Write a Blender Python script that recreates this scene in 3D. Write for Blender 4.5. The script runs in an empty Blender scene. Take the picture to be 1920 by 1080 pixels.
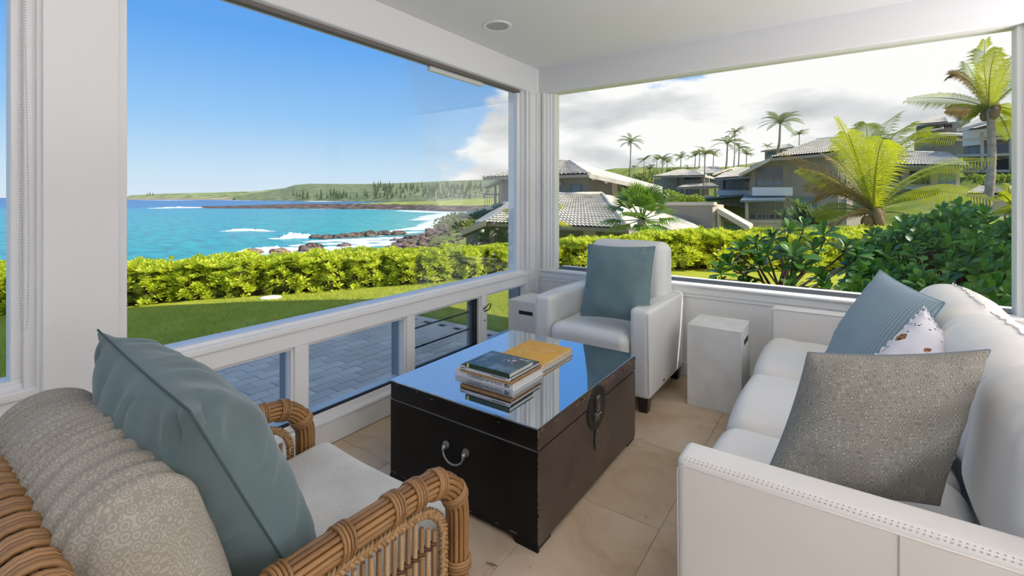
import bpy, math, random
from mathutils import Vector, Matrix, noise
random.seed(7)
R = math.radians
S = bpy.context.scene
COL = S.collection
# ------------------------------------------------------------------ camera, sky, sun, fill lights, exposure
F = 880.0; CX = 960.0; HY = 370.0; EYE = 1.3; YAW = R(35)
FW = Vector((-math.sin(YAW), math.cos(YAW), 0)); RT = Vector((math.cos(YAW), math.sin(YAW), 0))
cam = bpy.data.cameras.new('camera'); cam_o = bpy.data.objects.new('camera', cam); COL.objects.link(cam_o)
cam_o.location = (0, 0, EYE); cam_o.rotation_euler = (R(90), 0, YAW)
cam.sensor_width = 36; cam.lens = 36 * F / 1920; cam.shift_y = -(540 - HY) / 1920; cam.clip_start = .05; cam.clip_end = 12000
S.camera = cam_o
S.view_settings.view_transform = 'Standard'; S.view_settings.look = 'None'; S.view_settings.gamma = 1
S.view_settings.exposure = 0.06; S.view_settings.use_curve_mapping = False

def V(*a): return Vector(a)
def W(r, d, z):                      # metres right / ahead of the viewpoint -> world
    p = FW * d + RT * r; return Vector((p.x, p.y, z))
def at(px, py, d):                   # point seen at that pixel at a real depth d
    return W(d * (px - CX) / F, d, EYE - d * (py - HY) / F)

def N(nt, t, **kw):
    n = nt.nodes.new(t)
    for k, v in kw.items():
        if k.startswith('i_'):
            key = k[2:]; key = int(key) if key.isdigit() else key.replace('_', ' ')
            n.inputs[key].default_value = v
        else: setattr(n, k, v)
    return n
def ramp(nt, fac, stops, interp='LINEAR'):
    n = nt.nodes.new('ShaderNodeValToRGB'); n.color_ramp.interpolation = interp
    e = n.color_ramp.elements
    while len(e) < len(stops): e.new(1.0)
    for i, (p, c) in enumerate(stops):
        e[i].position = p; e[i].color = tuple(c) + ((1,) if len(c) == 3 else ())
    if fac is not None: nt.links.new(fac, n.inputs[0])
    return n.outputs[0]
def mathn(nt, op, a, b=None, clamp=False):
    n = nt.nodes.new('ShaderNodeMath'); n.operation = op; n.use_clamp = clamp
    for i, q in enumerate((a, b)):
        if q is None: continue
        if isinstance(q, (int, float)): n.inputs[i].default_value = q
        else: nt.links.new(q, n.inputs[i])
    return n.outputs[0]
def mixc(nt, fac, a, b, mode='MIX'):
    n = nt.nodes.new('ShaderNodeMix'); n.data_type = 'RGBA'; n.blend_type = mode
    for i, q in ((0, fac), (6, a), (7, b)):
        if isinstance(q, (int, float)): n.inputs[i].default_value = q
        elif isinstance(q, (tuple, list)): n.inputs[i].default_value = tuple(q)[:3] + (1,)
        else: nt.links.new(q, n.inputs[i])
    return n.outputs[2]

wd = bpy.data.worlds.new('sky'); S.world = wd; wd.use_nodes = True
nt = wd.node_tree; L = nt.links; bg = nt.nodes['Background']
tc = N(nt, 'ShaderNodeTexCoord'); sx = N(nt, 'ShaderNodeSeparateXYZ'); L.new(tc.outputs['Generated'], sx.inputs[0])
zz = sx.outputs[2]
blue = ramp(nt, zz, [(0, (.66, .78, .88)), (.05, (.56, .74, .90)), (.15, (.29, .56, .90)), (.30, (.125, .385, .88)), (.65, (.11, .29, .72))])
def dotc(v):
    n = nt.nodes.new('ShaderNodeVectorMath'); n.operation = 'DOT_PRODUCT'; L.new(tc.outputs['Generated'], n.inputs[0]); n.inputs[1].default_value = v
    return n.outputs['Value']
az = mathn(nt, 'ARCTAN2', dotc(tuple(RT)), dotc(tuple(FW)))
el = mathn(nt, 'ARCSINE', zz)
azc = mathn(nt, 'MINIMUM', mathn(nt, 'MAXIMUM', az, -.9), 1.2)
ns = N(nt, 'ShaderNodeTexNoise', i_Scale=5.5, i_Detail=7.0, i_Roughness=.55)
mp = N(nt, 'ShaderNodeMapping'); mp.inputs['Scale'].default_value = (1, 1, 2.2); mp.inputs['Location'].default_value = (.37, .12, .3)
L.new(tc.outputs['Generated'], mp.inputs[0]); L.new(mp.outputs[0], ns.inputs['Vector'])
edge = mathn(nt, 'MINIMUM', mathn(nt, 'ADD', mathn(nt, 'MULTIPLY', mathn(nt, 'ADD', azc, .14), 1.15), .06), mathn(nt, 'ADD', .30, mathn(nt, 'MULTIPLY', mathn(nt, 'MAXIMUM', mathn(nt, 'SUBTRACT', azc, .55), 0.0), 1.6)))
val = mathn(nt, 'MULTIPLY', mathn(nt, 'SUBTRACT', edge, el), 3.2)
val = mathn(nt, 'ADD', val, mathn(nt, 'MULTIPLY', mathn(nt, 'SUBTRACT', ns.outputs[0], .5), 1.5))
cov = N(nt, 'ShaderNodeMapRange', interpolation_type='SMOOTHSTEP'); L.new(val, cov.inputs[0])
cov.inputs[1].default_value = -.06; cov.inputs[2].default_value = .16
ns2 = N(nt, 'ShaderNodeTexNoise', i_Scale=3.2, i_Detail=6.0, i_Roughness=.5)
mp2 = N(nt, 'ShaderNodeMapping'); mp2.inputs['Scale'].default_value = (1, 1, 3.0); mp2.inputs['Location'].default_value = (1.7, .4, .9)
L.new(tc.outputs['Generated'], mp2.inputs[0]); L.new(mp2.outputs[0], ns2.inputs['Vector'])
ccol = ramp(nt, ns2.outputs[0], [(.33, (.52, .53, .55)), (.45, (.74, .75, .76)), (.53, (.98, .98, .97))])
sky = mixc(nt, cov.outputs[0], blue, ccol)
L.new(sky, bg.inputs[0]); bg.inputs[1].default_value = 1.0

sun_d = bpy.data.lights.new('sun', 'SUN'); sun = bpy.data.objects.new('sun', sun_d); COL.objects.link(sun)
SUN_EL = R(44); sv = Vector((1, .35, 0)).normalized() * math.cos(SUN_EL) + Vector((0, 0, math.sin(SUN_EL)))
sun.rotation_euler = sv.to_track_quat('Z', 'Y').to_euler(); sun_d.energy = 5.3; sun_d.angle = R(.6); sun_d.color = (1, .95, .86)
def fill_light(name, loc, power, size, col=(1, .975, .97)):
    l = bpy.data.lights.new(name, 'POINT'); o = bpy.data.objects.new(name, l); COL.objects.link(o)
    o.location = loc; l.energy = power; l.shadow_soft_size = size; l.color = col; return o
# fill lights added out of view to brighten the room
def fill_uplight(loc, power, size):        # added fill disc: shines at the ceiling only
    l = bpy.data.lights.new('fill_uplight', 'AREA'); o = bpy.data.objects.new('fill_uplight', l); COL.objects.link(o)
    l.shape = 'DISK'; l.size = size; l.energy = power; l.color = (1, .98, 1); o.location = loc; o.rotation_euler = (math.pi, 0, 0)
fill_uplight((2.1, 2.4, .5), 80, .9)
fill_uplight((1.4, -.5, 1.5), 20, .6)
fill_uplight((-.6, -1.0, 1.5), 14, .6)
fill_light('room_fill', (2.0, .1, 1.35), 30, .3)  # point light added out of view as room fill
def ceiling_panel(loc, power, sx_, sy_):  # added overhead fill, unused
    l = bpy.data.lights.new('ceiling_fill', 'AREA'); o = bpy.data.objects.new('ceiling_fill', l); COL.objects.link(o)
    l.shape = 'RECTANGLE'; l.size = sx_; l.size_y = sy_; l.energy = power; l.color = (1, .98, .95); o.location = loc

# ------------------------------------------------------------------ mesh helpers
class MB:
    def __init__(s): s.v = []; s.f = []; s.sm = []
    def add(s, vs, fs, smooth=False):
        b = len(s.v); s.v += [Vector(q) for q in vs]; s.f += [tuple(i + b for i in f) for f in fs]; s.sm += [smooth] * len(fs); return s
    def box(s, x0, x1, y0, y1, z0, z1):
        vs = [(x, y, z) for z in (z0, z1) for y in (y0, y1) for x in (x0, x1)]
        return s.add(vs, [(0, 2, 3, 1), (4, 5, 7, 6), (0, 1, 5, 4), (2, 6, 7, 3), (0, 4, 6, 2), (1, 3, 7, 5)])
    def bbox(s, x0, x1, y0, y1, z0, z1, b=.004, seg=1):
        """bevelled box (all edges chamfered/rounded)"""
        return s.soft(((x0 + x1) / 2, (y0 + y1) / 2, (z0 + z1) / 2), ((x1 - x0) / 2, (y1 - y0) / 2, (z1 - z0) / 2), b, seg, 1, flat=seg < 2)
    def soft(s, c, h, r, seg=3, inner=4, fn=None, flat=False, mat=None):
        """rounded box: rounding radius r with seg segments, inner*inner flat divisions; fn(p,u)->p deforms in local coords"""
        r = min(r, min(h) * .999)
        def axis(hh):
            a = []
            for i in range(seg + 1): a.append((-1, math.tan((1 - i / seg) * math.pi / 4)))
            core = [(-hh + r) + (2 * (hh - r)) * i / inner for i in range(1, inner)]
            return a, core
        # parametrise cube faces on [-1,1] with knots concentrated on edges
        def knots(hh):
            ks = [-hh + r - r * math.tan((1 - i / seg) * math.pi / 4) for i in range(seg + 1)]
            ks += [(-hh + r) + (2 * (hh - r)) * i / inner for i in range(1, inner)]
            ks += [hh - r + r * math.tan(i / seg * math.pi / 4) for i in range(seg + 1)]
            return ks
        K = [knots(q) for q in h]; idx = {}; vs = []; fs = []
        def vert(p):
            key = tuple(round(q, 6) for q in p)
            if key in idx: return idx[key]
            q = Vector(p); cl = Vector([max(-hh + r, min(hh - r, a)) for a, hh in zip(p, h)]); dd = q - cl
            if dd.length > 1e-9:
                q = cl + dd.normalized() * r
            if fn: q = Vector(fn(q))
            if mat is not None: q = mat @ q
            idx[key] = len(vs); vs.append(q + Vector(c)); return idx[key]
        for ax in range(3):
            o1, o2 = [(1, 2), (2, 0), (0, 1)][ax]
            for sgn in (-1, 1):
                for i in range(len(K[o1]) - 1):
                    for j in range(len(K[o2]) - 1):
                        quad = []
                        for (a, b) in ((i, j), (i + 1, j), (i + 1, j + 1), (i, j + 1)):
                            p = [0, 0, 0]; p[ax] = sgn * h[ax]; p[o1] = K[o1][a]; p[o2] = K[o2][b]; quad.append(vert(p))
                        if len(set(quad)) < 3: continue
                        if sgn < 0: quad.reverse()
                        fs.append(tuple(dict.fromkeys(quad)))
        return s.add(vs, fs, not flat)
    def tube(s, pts, rad, n=8, cap=True, smooth=True):
        pts = [Vector(p) for p in pts]; m = len(pts); b = len(s.v); up = None
        rads = rad if isinstance(rad, (list, tuple)) else [rad] * m
        closed = (pts[0] - pts[-1]).length < 1e-6
        for i, p in enumerate(pts):
            t = (pts[min(i + 1, m - 1)] - pts[max(i - 1, 0)])
            if closed and i in (0, m - 1): t = pts[1] - pts[-2]
            t.normalize()
            if up is None:
                up = Vector((0, 0, 1)) if abs(t.z) < .9 else Vector((1, 0, 0))
            sd = t.cross(up).normalized(); up = sd.cross(t).normalized()
            for k in range(n):
                a = 2 * math.pi * k / n; s.v.append(p + (sd * math.cos(a) + up * math.sin(a)) * rads[i])
        for i in range(m - 1):
            for k in range(n):
                s.f.append((b + i * n + k, b + i * n + (k + 1) % n, b + (i + 1) * n + (k + 1) % n, b + (i + 1) * n + k)); s.sm.append(smooth)
        if cap and not closed:
            s.f.append(tuple(b + k for k in range(n))[::-1]); s.sm.append(False)
            s.f.append(tuple(b + (m - 1) * n + k for k in range(n))); s.sm.append(False)
        return s
    def slab(s, pts, down):
        """polygon with thickness: pts = top outline, down = vector"""
        n = len(pts); pts = [Vector(p) for p in pts]; dn = Vector(down)
        vs = pts + [p + dn for p in pts]
        fs = [tuple(range(n)), tuple(range(2 * n - 1, n - 1, -1))] + [(i, i + n, (i + 1) % n + n, (i + 1) % n) for i in range(n)]
        return s.add(vs, fs)
    def disc(s, c, nrm, r0, r1, th, n=24, ry=1.0):
        """disc / ring prism of thickness th along nrm"""
        nrm = Vector(nrm).normalized(); up = Vector((0, 0, 1)) if abs(nrm.z) < .9 else Vector((0, 1, 0))
        sd = up.cross(nrm).normalized(); up = nrm.cross(sd); c = Vector(c); vs = []; fs = []
        rr = [(r0, 0), (r0, th), (r1, th), (r1, 0)] if r0 > 0 else [(0, th), (r1 * .96, th), (r1, th * .6), (r1, 0)]
        for (r, t) in rr:
            for k in range(n):
                a = 2 * math.pi * k / n; vs.append(c + sd * (r * math.cos(a)) + up * (r * ry * math.sin(a)) + nrm * t)
        m = len(rr)
        for j in range(m - 1):
            for k in range(n): fs.append((j * n + k, (j + 1) * n + k, (j + 1) * n + (k + 1) % n, j * n + (k + 1) % n))
        return s.add(vs, fs, False)
    def ball(s, c, rx, ry=None, rz=None, n=10, m=7, fn=None):
        ry = ry or rx; rz = rz or rx; vs = []; fs = []
        for j in range(m + 1):
            th = math.pi * j / m
            for k in range(n):
                a = 2 * math.pi * k / n; p = Vector((rx * math.sin(th) * math.cos(a), ry * math.sin(th) * math.sin(a), rz * math.cos(th)))
                if fn: p = fn(p)
                vs.append(p + Vector(c))
        for j in range(m):
            for k in range(n): fs.append((j * n + k, (j + 1) * n + k, (j + 1) * n + (k + 1) % n, j * n + (k + 1) % n))
        return s.add(vs, fs, True)
    def grid(s, rows, smooth=True, flip=False):
        n = len(rows[0]); vs = [p for r in rows for p in r]; fs = []
        for i in range(len(rows) - 1):
            for j in range(n - 1):
                f = (i * n + j, i * n + j + 1, (i + 1) * n + j + 1, (i + 1) * n + j); fs.append(f[::-1] if flip else f)
        return s.add(vs, fs, smooth)
    def mesh(s, name, mat):
        me = bpy.data.meshes.new(name); me.from_pydata([tuple(q) for q in s.v], [], s.f); me.polygons.foreach_set('use_smooth', s.sm)
        if mat: me.materials.append(mat)
        me.update(); return me
    def build(s, name, mat, parent=None):
        off = Vector((0, 0, 0)); p = parent
        while p is not None: off = off + p.location; p = p.parent
        if off.length: s.v = [q - off for q in s.v]
        return obj(name, s.mesh(name, mat), parent)
def obj(name, me, parent=None, loc=(0, 0, 0)):
    o = bpy.data.objects.new(name, me); COL.objects.link(o); o.location = loc
    if parent: o.parent = parent
    return o
def tag(o, label=None, cat=None, group=None, kind=None):
    if label: o['label'] = label
    if cat: o['category'] = cat
    if group: o['group'] = group
    if kind: o['kind'] = kind
    return o
def thing(name, label, cat, loc=(0, 0, 0), group=None):
    return tag(obj(name, None, None, loc), label, cat, group)
def struct(o): o['kind'] = 'structure'; return o
def dup(o, parent=None):
    c = o.copy(); COL.objects.link(c)
    if parent: c.parent = parent
    for ch in o.children: dup(ch, c)
    return c

# ------------------------------------------------------------------ materials
def mat(name, col, rough=.6, spec=.5, metal=0, var=None, bump=None, coat=0, col2=None, coord='Object', sheen=0, rnd=0):
    m = bpy.data.materials.new(name); m.use_nodes = True; nt = m.node_tree; b = nt.nodes['Principled BSDF']
    b.inputs['Roughness'].default_value = rough; b.inputs['Specular IOR Level'].default_value = spec; b.inputs['Metallic'].default_value = metal
    b.inputs['Coat Weight'].default_value = coat
    if sheen: b.inputs['Sheen Weight'].default_value = sheen
    b.inputs['Base Color'].default_value = tuple(col) + (1,)
    tc = nt.nodes.new('ShaderNodeTexCoord')
    out = None
    if var:
        n = N(nt, 'ShaderNodeTexNoise', i_Scale=var[0], i_Detail=5.0); nt.links.new(tc.outputs[coord], n.inputs['Vector'])
        c2 = col2 or tuple(q * (1 - var[1]) for q in col); hi = col if col2 else tuple(min(1, q * (1 + var[1])) for q in col)
        out = ramp(nt, n.outputs[0], [(.32, c2), (.68, hi)])
    if rnd:
        oi = nt.nodes.new('ShaderNodeObjectInfo'); mr = N(nt, 'ShaderNodeMapRange'); nt.links.new(oi.outputs['Random'], mr.inputs[0])
        mr.inputs[3].default_value = 1 - rnd; mr.inputs[4].default_value = 1 + rnd
        hv = N(nt, 'ShaderNodeHueSaturation'); nt.links.new(mr.outputs[0], hv.inputs['Value'])
        if out: nt.links.new(out, hv.inputs['Color'])
        else: hv.inputs['Color'].default_value = tuple(col) + (1,)
        out = hv.outputs[0]
    if out: nt.links.new(out, b.inputs['Base Color'])
    if bump:
        n = N(nt, 'ShaderNodeTexNoise', i_Scale=bump[0], i_Detail=4.0); nt.links.new(tc.outputs[coord], n.inputs['Vector'])
        bp = N(nt, 'ShaderNodeBump', i_Strength=bump[1], i_Distance=bump[2]); nt.links.new(n.outputs[0], bp.inputs['Height']); nt.links.new(bp.outputs[0], b.inputs['Normal'])
    return m
def nodes(m): return m.node_tree, m.node_tree.nodes['Principled BSDF']
def leafmat(name, c1, c2, trans=.35, rough=.35, tcol=None, spec=.4):
    m = bpy.data.materials.new(name); m.use_nodes = True; nt = m.node_tree; b = nt.nodes['Principled BSDF']; out = nt.nodes['Material Output']
    g = nt.nodes.new('ShaderNodeNewGeometry'); oi = nt.nodes.new('ShaderNodeObjectInfo')
    rv = mathn(nt, 'FRACT', mathn(nt, 'ADD', g.outputs['Random Per Island'], oi.outputs['Random']))
    c = ramp(nt, rv, [(0, c1), (1, c2)])
    nt.links.new(c, b.inputs['Base Color']); b.inputs['Roughness'].default_value = rough; b.inputs['Specular IOR Level'].default_value = spec
    t = nt.nodes.new('ShaderNodeBsdfTranslucent')
    if tcol: t.inputs[0].default_value = tuple(tcol) + (1,)
    else: nt.links.new(c, t.inputs[0])
    mx = nt.nodes.new('ShaderNodeMixShader'); mx.inputs[0].default_value = trans
    nt.links.new(b.outputs[0], mx.inputs[1]); nt.links.new(t.outputs[0], mx.inputs[2]); nt.links.new(mx.outputs[0], out.inputs[0]); return m
def glassmat(name, tint=(.985, .99, .985), refl=.06):
    m = bpy.data.materials.new(name); m.use_nodes = True; nt = m.node_tree; out = nt.nodes['Material Output']; nt.nodes.remove(nt.nodes['Principled BSDF'])
    t = nt.nodes.new('ShaderNodeBsdfTransparent'); t.inputs[0].default_value = tuple(tint) + (1,)
    g = nt.nodes.new('ShaderNodeBsdfGlossy'); g.inputs['Roughness'].default_value = 0
    f = nt.nodes.new('ShaderNodeFresnel'); f.inputs[0].default_value = 1.42
    mx = nt.nodes.new('ShaderNodeMixShader'); nt.links.new(mathn(nt, 'MULTIPLY', f.outputs[0], .22), mx.inputs[0])
    nt.links.new(t.outputs[0], mx.inputs[1]); nt.links.new(g.outputs[0], mx.inputs[2]); nt.links.new(mx.outputs[0], out.inputs[0]); return m
M = {}
M['paint'] = mat('white_paint', (.84, .84, .84), .45, .4)
M['wallpaint'] = mat('wall_paint', (.83, .83, .835), .7, .3, bump=(180, .04, .002))
M['ceilpaint'] = mat('ceiling_paint', (.76, .76, .77), .85, .2, bump=(150, .05, .002))
M['glass'] = glassmat('window_glass'); M['glass_low'] = glassmat('low_window_glass', (.90, .92, .91))
M['alu'] = mat('grey_outer_frame', (.30, .33, .37), .5)
M['black'] = mat('black_metal', (.012, .012, .014), .4)
M['gasket'] = mat('dark_gasket', (.02, .022, .03), .6)
M['leather'] = mat('white_leather', (.82, .815, .795), .34, .5, var=(3, .03), bump=(420, .10, .0015))
M['leather_warm'] = mat('cream_white_leather', (.82, .785, .74), .40, .45, var=(3, .03), bump=(420, .10, .0015))
M['thread'] = mat('thread', (.56, .52, .47), .8)
M['darkwood'] = mat('dark_wood', (.016, .010, .008), .3)
M['concrete'] = mat('white_concrete', (.78, .775, .755), .8, .3, var=(9, .07), bump=(60, .12, .004))
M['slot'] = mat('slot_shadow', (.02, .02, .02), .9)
# ------------------------------------------------------------------ room shell
XA = -2.2; YB = 3.54; ZC = 2.43; ZH = 2.21; XR = 3.4; YK = -3.8
# floor: grout bed with travertine tiles
mt = mat('travertine', (.56, .46, .36), .38, .4)
nt, b = nodes(mt); tc = nt.nodes.new('ShaderNodeTexCoord'); oi = nt.nodes.new('ShaderNodeObjectInfo')
va = nt.nodes.new('ShaderNodeVectorMath'); va.operation = 'ADD'
cx = nt.nodes.new('ShaderNodeCombineXYZ')
for k in range(3): nt.links.new(mathn(nt, 'MULTIPLY', oi.outputs['Random'], 37.0 + 11 * k), cx.inputs[k])
nt.links.new(tc.outputs['Object'], va.inputs[0]); nt.links.new(cx.outputs[0], va.inputs[1])
n1 = N(nt, 'ShaderNodeTexNoise', i_Scale=3.2, i_Detail=6.0, i_Roughness=.6, i_Distortion=.6); nt.links.new(va.outputs[0], n1.inputs['Vector'])
c1 = ramp(nt, n1.outputs[0], [(.25, (.44, .30, .18)), (.48, (.62, .47, .32)), (.7, (.70, .57, .43))])
n2 = N(nt, 'ShaderNodeTexNoise', i_Scale=16.0, i_Detail=8.0, i_Roughness=.7, i_Distortion=1.0); nt.links.new(va.outputs[0], n2.inputs['Vector'])
pit = ramp(nt, n2.outputs[0], [(.30, (.35, .27, .2)), (.36, (1, 1, 1))])
c2 = mixc(nt, 1.0, c1, pit, 'MULTIPLY')
hs = N(nt, 'ShaderNodeHueSaturation'); mr = N(nt, 'ShaderNodeMapRange'); nt.links.new(oi.outputs['Random'], mr.inputs[0]); mr.inputs[3].default_value = .93; mr.inputs[4].default_value = 1.06
nt.links.new(mr.outputs[0], hs.inputs['Value']); nt.links.new(c2, hs.inputs['Color']); nt.links.new(hs.outputs[0], b.inputs['Base Color'])
bp = N(nt, 'ShaderNodeBump', i_Strength=.25, i_Distance=.003); nt.links.new(pit, bp.inputs['Height']); nt.links.new(bp.outputs[0], b.inputs['Normal'])
M['grout'] = mat('grout', (.40, .32, .24), .9)
fl = struct(MB().box(XA - .16, XR, YK, YB + .14, -.12, -.0025).build('floor', M['grout']))
TW, TL = .41, .61
tile_me = MB().bbox(.0012, TW - .0012, .0012, TL - .0012, -.012, 0, .0015).mesh('tile', mt)
for i in range(-0, 14):
    x = -2.22 + .0 + i * TW
    off = 1.54 if i % 2 == 0 else 1.835
    for j in range(-9, 5):
        y = off + j * TL
        if y + TL < YK or y > YB: continue
        x0, x1, y0, y1 = max(x, XA), min(x + TW, XR), max(y, YK), min(y + TL, YB)
        if x1 - x0 < .02 or y1 - y0 < .02: continue
        if x0 == x and x1 == x + TW and y0 == y and y1 == y + TL: obj('tile', tile_me, fl, (x, y, 0))
        else:
            t = MB().bbox(.0012, x1 - x0 - .0012, .0012, y1 - y0 - .0012, -.012, 0, .0015).mesh('tile', mt); obj('tile', t, fl, (x0, y0, 0))
# ceiling and dropped headers
struct(MB().box(XA - .16, XR, YK, YB + .14, ZC, ZC + .12).build('ceiling', M['ceilpaint']))
def header(name, prof_pts, axis):
    return None
hb = MB(); hb.bbox(XA - .16, XA + .012, YK, YB + .1, ZH, ZC + .01, .012, 2)
struct(hb.build('trim_1', M['ceilpaint']))
struct(MB().bbox(XA - .1, XR, YB - .012, YB + .14, ZH, ZC + .01, .012, 2).build('trim_2', M['ceilpaint']))
# blind cassette slot on the underside of the ocean-side header
struct(MB().box(XA - .075, XA - .03, .62, 3.30, ZH - .022, ZH + .005).build('trim_3', mat('blind_slot', (.16, .14, .125), .7)))
bl = thing('roller_blind', 'white rolled up blind peeking below the header over the ocean window', 'blind', (XA - .07, 2.55, ZH))
MB().tube([(XA - .085, 2.28, ZH - .012), (XA - .085, 2.85, ZH - .012)], .016, 10).build('roller', M['paint'], bl)
MB().box(XA - .1, XA - .07, 2.28, 2.85, ZH - .05, ZH - .02).build('bottom_bar', M['paint'], bl)

# --- wall toward the ocean (plane X = XA)
def frame(mb, y0, y1, z0, z1, xo, xi, t):       # rectangular casing of bar width t in plane X
    mb.bbox(xo, xi, y0, y0 + t, z0, z1, .003); mb.bbox(xo, xi, y1 - t, y1, z0, z1, .003)
    mb.bbox(xo, xi, y0 + t, y1 - t, z0, z0 + t, .003); mb.bbox(xo, xi, y0 + t, y1 - t, z1 - t, z1, .003)
wl = MB(); wl.bbox(XA - .16, XA + .03, .383, .585, 0, ZC, .004)
wl.bbox(XA - .13, XA + .018, .578, .612, .6, ZH, .004); wl.box(XA - .16, XA, YK, -1.6, 0, ZC)
struct(wl.build('wall_left', M['wallpaint']))
LOW = [(.612, 1.284), (1.356, 2.017), (2.084, 2.758), (2.823, 3.36)]
def ocean_window(name, y0, y1, lows, glass_y1, zrail=.56):
    root = struct(obj(name, None, None, (XA, (y0 + y1) / 2, .67)))
    r = MB()
    r.bbox(XA - .13, XA - .005, y0, y1, zrail, .652, .004); r.bbox(XA - .11, XA + .008, y0, y1, .636, .668, .006, 2)
    r.bbox(XA - .12, XA - .02, y0, y1, .655, .683, .004)
    r.bbox(XA - .10, XA - .028, y0, y1, zrail - .018, zrail + .01, .003)
    r.build('sill_rail', M['paint'], root)
    bt = MB(); bt.bbox(XA - .16, XA, y0, y1, 0, .128, .004); bt.bbox(XA - .14, XA + .006, y0, y1, .116, .136, .005, 2); bt.bbox(XA - .14, XA - .035, y0, y1, .13, .170, .004)
    bt.build('bottom_rail', M['paint'], root)
    MB().box(XA - .052, XA - .036, y0, y1, .168, .180).build('gasket', M['gasket'], root)
    es = [q for ab in lows for q in ab]
    for a, bb in zip([y0] + es[1::2], es[0::2] + [y1]):
        if bb - a > .004:
            m = MB(); m.bbox(XA - .075, XA - .008, a, bb, .14, zrail + .01, .004); m.bbox(XA - .075, XA - .022, a - .012, bb + .012, .14, zrail + .01, .003)
            m.build('mullion', M['paint'], root)
            MB().bbox(XA - .16, XA - .075, a + .004, bb + .035, .1, zrail + .05, .003).build('outer_post', M['alu'], root)
    for (a, bb) in lows:
        MB().box(XA - .062, XA - .056, a, bb, .165, zrail).build('pane', M['glass_low'], root)
    MB().box(XA - .062, XA - .055, y0, glass_y1, .66, ZH).build('pane', M['glass'], root)
    return root
w1 = ocean_window('window_1', .60, 3.42, LOW, 3.30)
w2 = ocean_window('window_2', -1.6, .383, [(-1.55, .30)], .37)
# jambs of the left window, with two steps
j = MB(); j.bbox(XA - .13, XA - .01, .345, .385, .56, ZH, .004); j.bbox(XA - .11, XA - .035, .318, .346, .60, ZH, .004); j.bbox(XA - .06, XA + .012, .372, .392, .0, ZH, .004)
j.bbox(XA - .11, XA - .03, -1.6, .346, .600, .695, .004)
j.build('jamb', M['paint'], w2)
# opening low window: black sash, two bars, latch
sa = struct(obj('window_3', None, None, (XA, 2.42, .36)))
fm = MB(); frame(fm, 2.090, 2.752, .17, .556, XA - .10, XA - .072, .018); fm.bbox(XA - .10, XA - .045, 2.722, 2.752, .17, .556, .002)
fm.build('sash', M['black'], sa)
for z in (.30, .43): MB().tube([(XA - .115, 2.09, z), (XA - .115, 2.75, z)], .006, 6).build('bar', M['black'], sa)
la = thing('window_latch', 'black metal hook latch on the white post beside the open low window', 'latch', (XA, 2.79, .46))
MB().tube([(XA - .01, 2.772, .455), (XA + .012, 2.782, .47), (XA + .03, 2.80, .50), (XA + .034, 2.815, .497), (XA + .03, 2.805, .46), (XA + .012, 2.79, .445), (XA - .01, 2.775, .44)], .0045, 6).build('hook', M['black'], la)
MB().disc((XA - .008, 2.79, .37), (1, 0, 0), 0, .006, .004, 8).build('screw', M['black'], la)
MB().bbox(XA - .009, XA - .003, 2.772, 2.806, .42, .49, .002).build('latch_plate', M['paint'], la)
# corner post: ribbed profile
cp = MB(); cp.box(XA - .15, XA - .03, 3.42, YB + .14, 0, ZC)
for (a, bb, o) in [(3.285, 3.325, -.045), (3.32, 3.335, -.015), (3.333, 3.36, -.03), (3.358, 3.385, .005), (3.383, 3.405, -.012), (3.403, 3.44, .008), (3.44, 3.50, .0), (3.498, 3.53, .022)]:
    cp.bbox(XA - .14, XA + o, a, bb, .56 if a < 3.4 else 0, ZH + .01, .003)
cp.bbox(XA - .2, XA + .016, 3.50, YB + .12, 0, ZC, .003)
for (a, bb, o) in [(.0, .035, -.022), (.034, .058, .002), (.057, .078, -.016), (.076, .10, .006), (.098, .118, .03), (.116, .145, .05)]:
    cp.bbox(XA + a, XA + bb, YB + o, YB + .13, .60, ZH + .01, .003)
struct(cp.build('trim_4', M['paint']))
ap = MB(); ap.bbox(XA - .165, XA - .062, 3.335, 3.40, -.1, ZH, .003); ap.bbox(XA - .22, XA - .066, 3.40, YB + .16, -.1, ZH, .003)
struct(ap.build('trim_5', M['alu']))
# --- wall with the garden window (plane Y = YB)
wb = MB(); wb.box(XA - .16, XR, YB, YB + .14, 0, .60); wb.box(.86, XR, YB, YB + .14, .6, ZC)
struct(wb.build('wall_back', M['wallpaint']))
lg = MB(); lg.bbox(XA + .02, XR - 2.5, YB - .014, YB + .06, .60, .655, .005); lg.bbox(XA + .02, XR - 2.5, YB - .03, YB + .07, .652, .672, .007, 2); lg.bbox(XA + .02, .86, YB - .008, YB + .06, .575, .603, .004)
struct(lg.build('trim_6', M['paint']))
w4 = struct(obj('window_4', None, None, (-.6, YB, .67)))
MB().box(XA + .12, .80, YB + .062, YB + .068, .66, ZH).build('pane', M['glass'], w4)
MB().bbox(XA + .1, .86, YB + .072, YB + .25, .60, .668, .003).build('outer_sill', M['gasket'], w4)
MB().bbox(XA + .1, .86, YB + .25, YB + .31, .58, .672, .003).build('outer_ledge', M['concrete'], w4)
jb = MB(); jb.bbox(.765, .80, YB + .03, YB + .13, .66, ZH, .003); jb.bbox(.795, .87, YB - .02, YB + .13, .655, ZH, .004); jb.build('jamb', M['paint'], w4)
struct(MB().bbox(XA, XR, YB - .016, YB, 0, .10, .004).build('baseboard_back', M['paint']))
# rest of the room behind the viewpoint
struct(MB().box(XR, XR + .15, YK, YB + .14, -.1, ZC).build('wall_right', M['wallpaint']))
wf = MB(); wf.box(XA - .16, -1.4, YK - .15, YK, 0, ZC); wf.box(2.6, XR + .15, YK - .15, YK, 0, ZC); wf.box(-1.4, 2.6, YK - .15, YK, ZH, ZC)
struct(wf.build('wall_front', M['wallpaint']))
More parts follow.
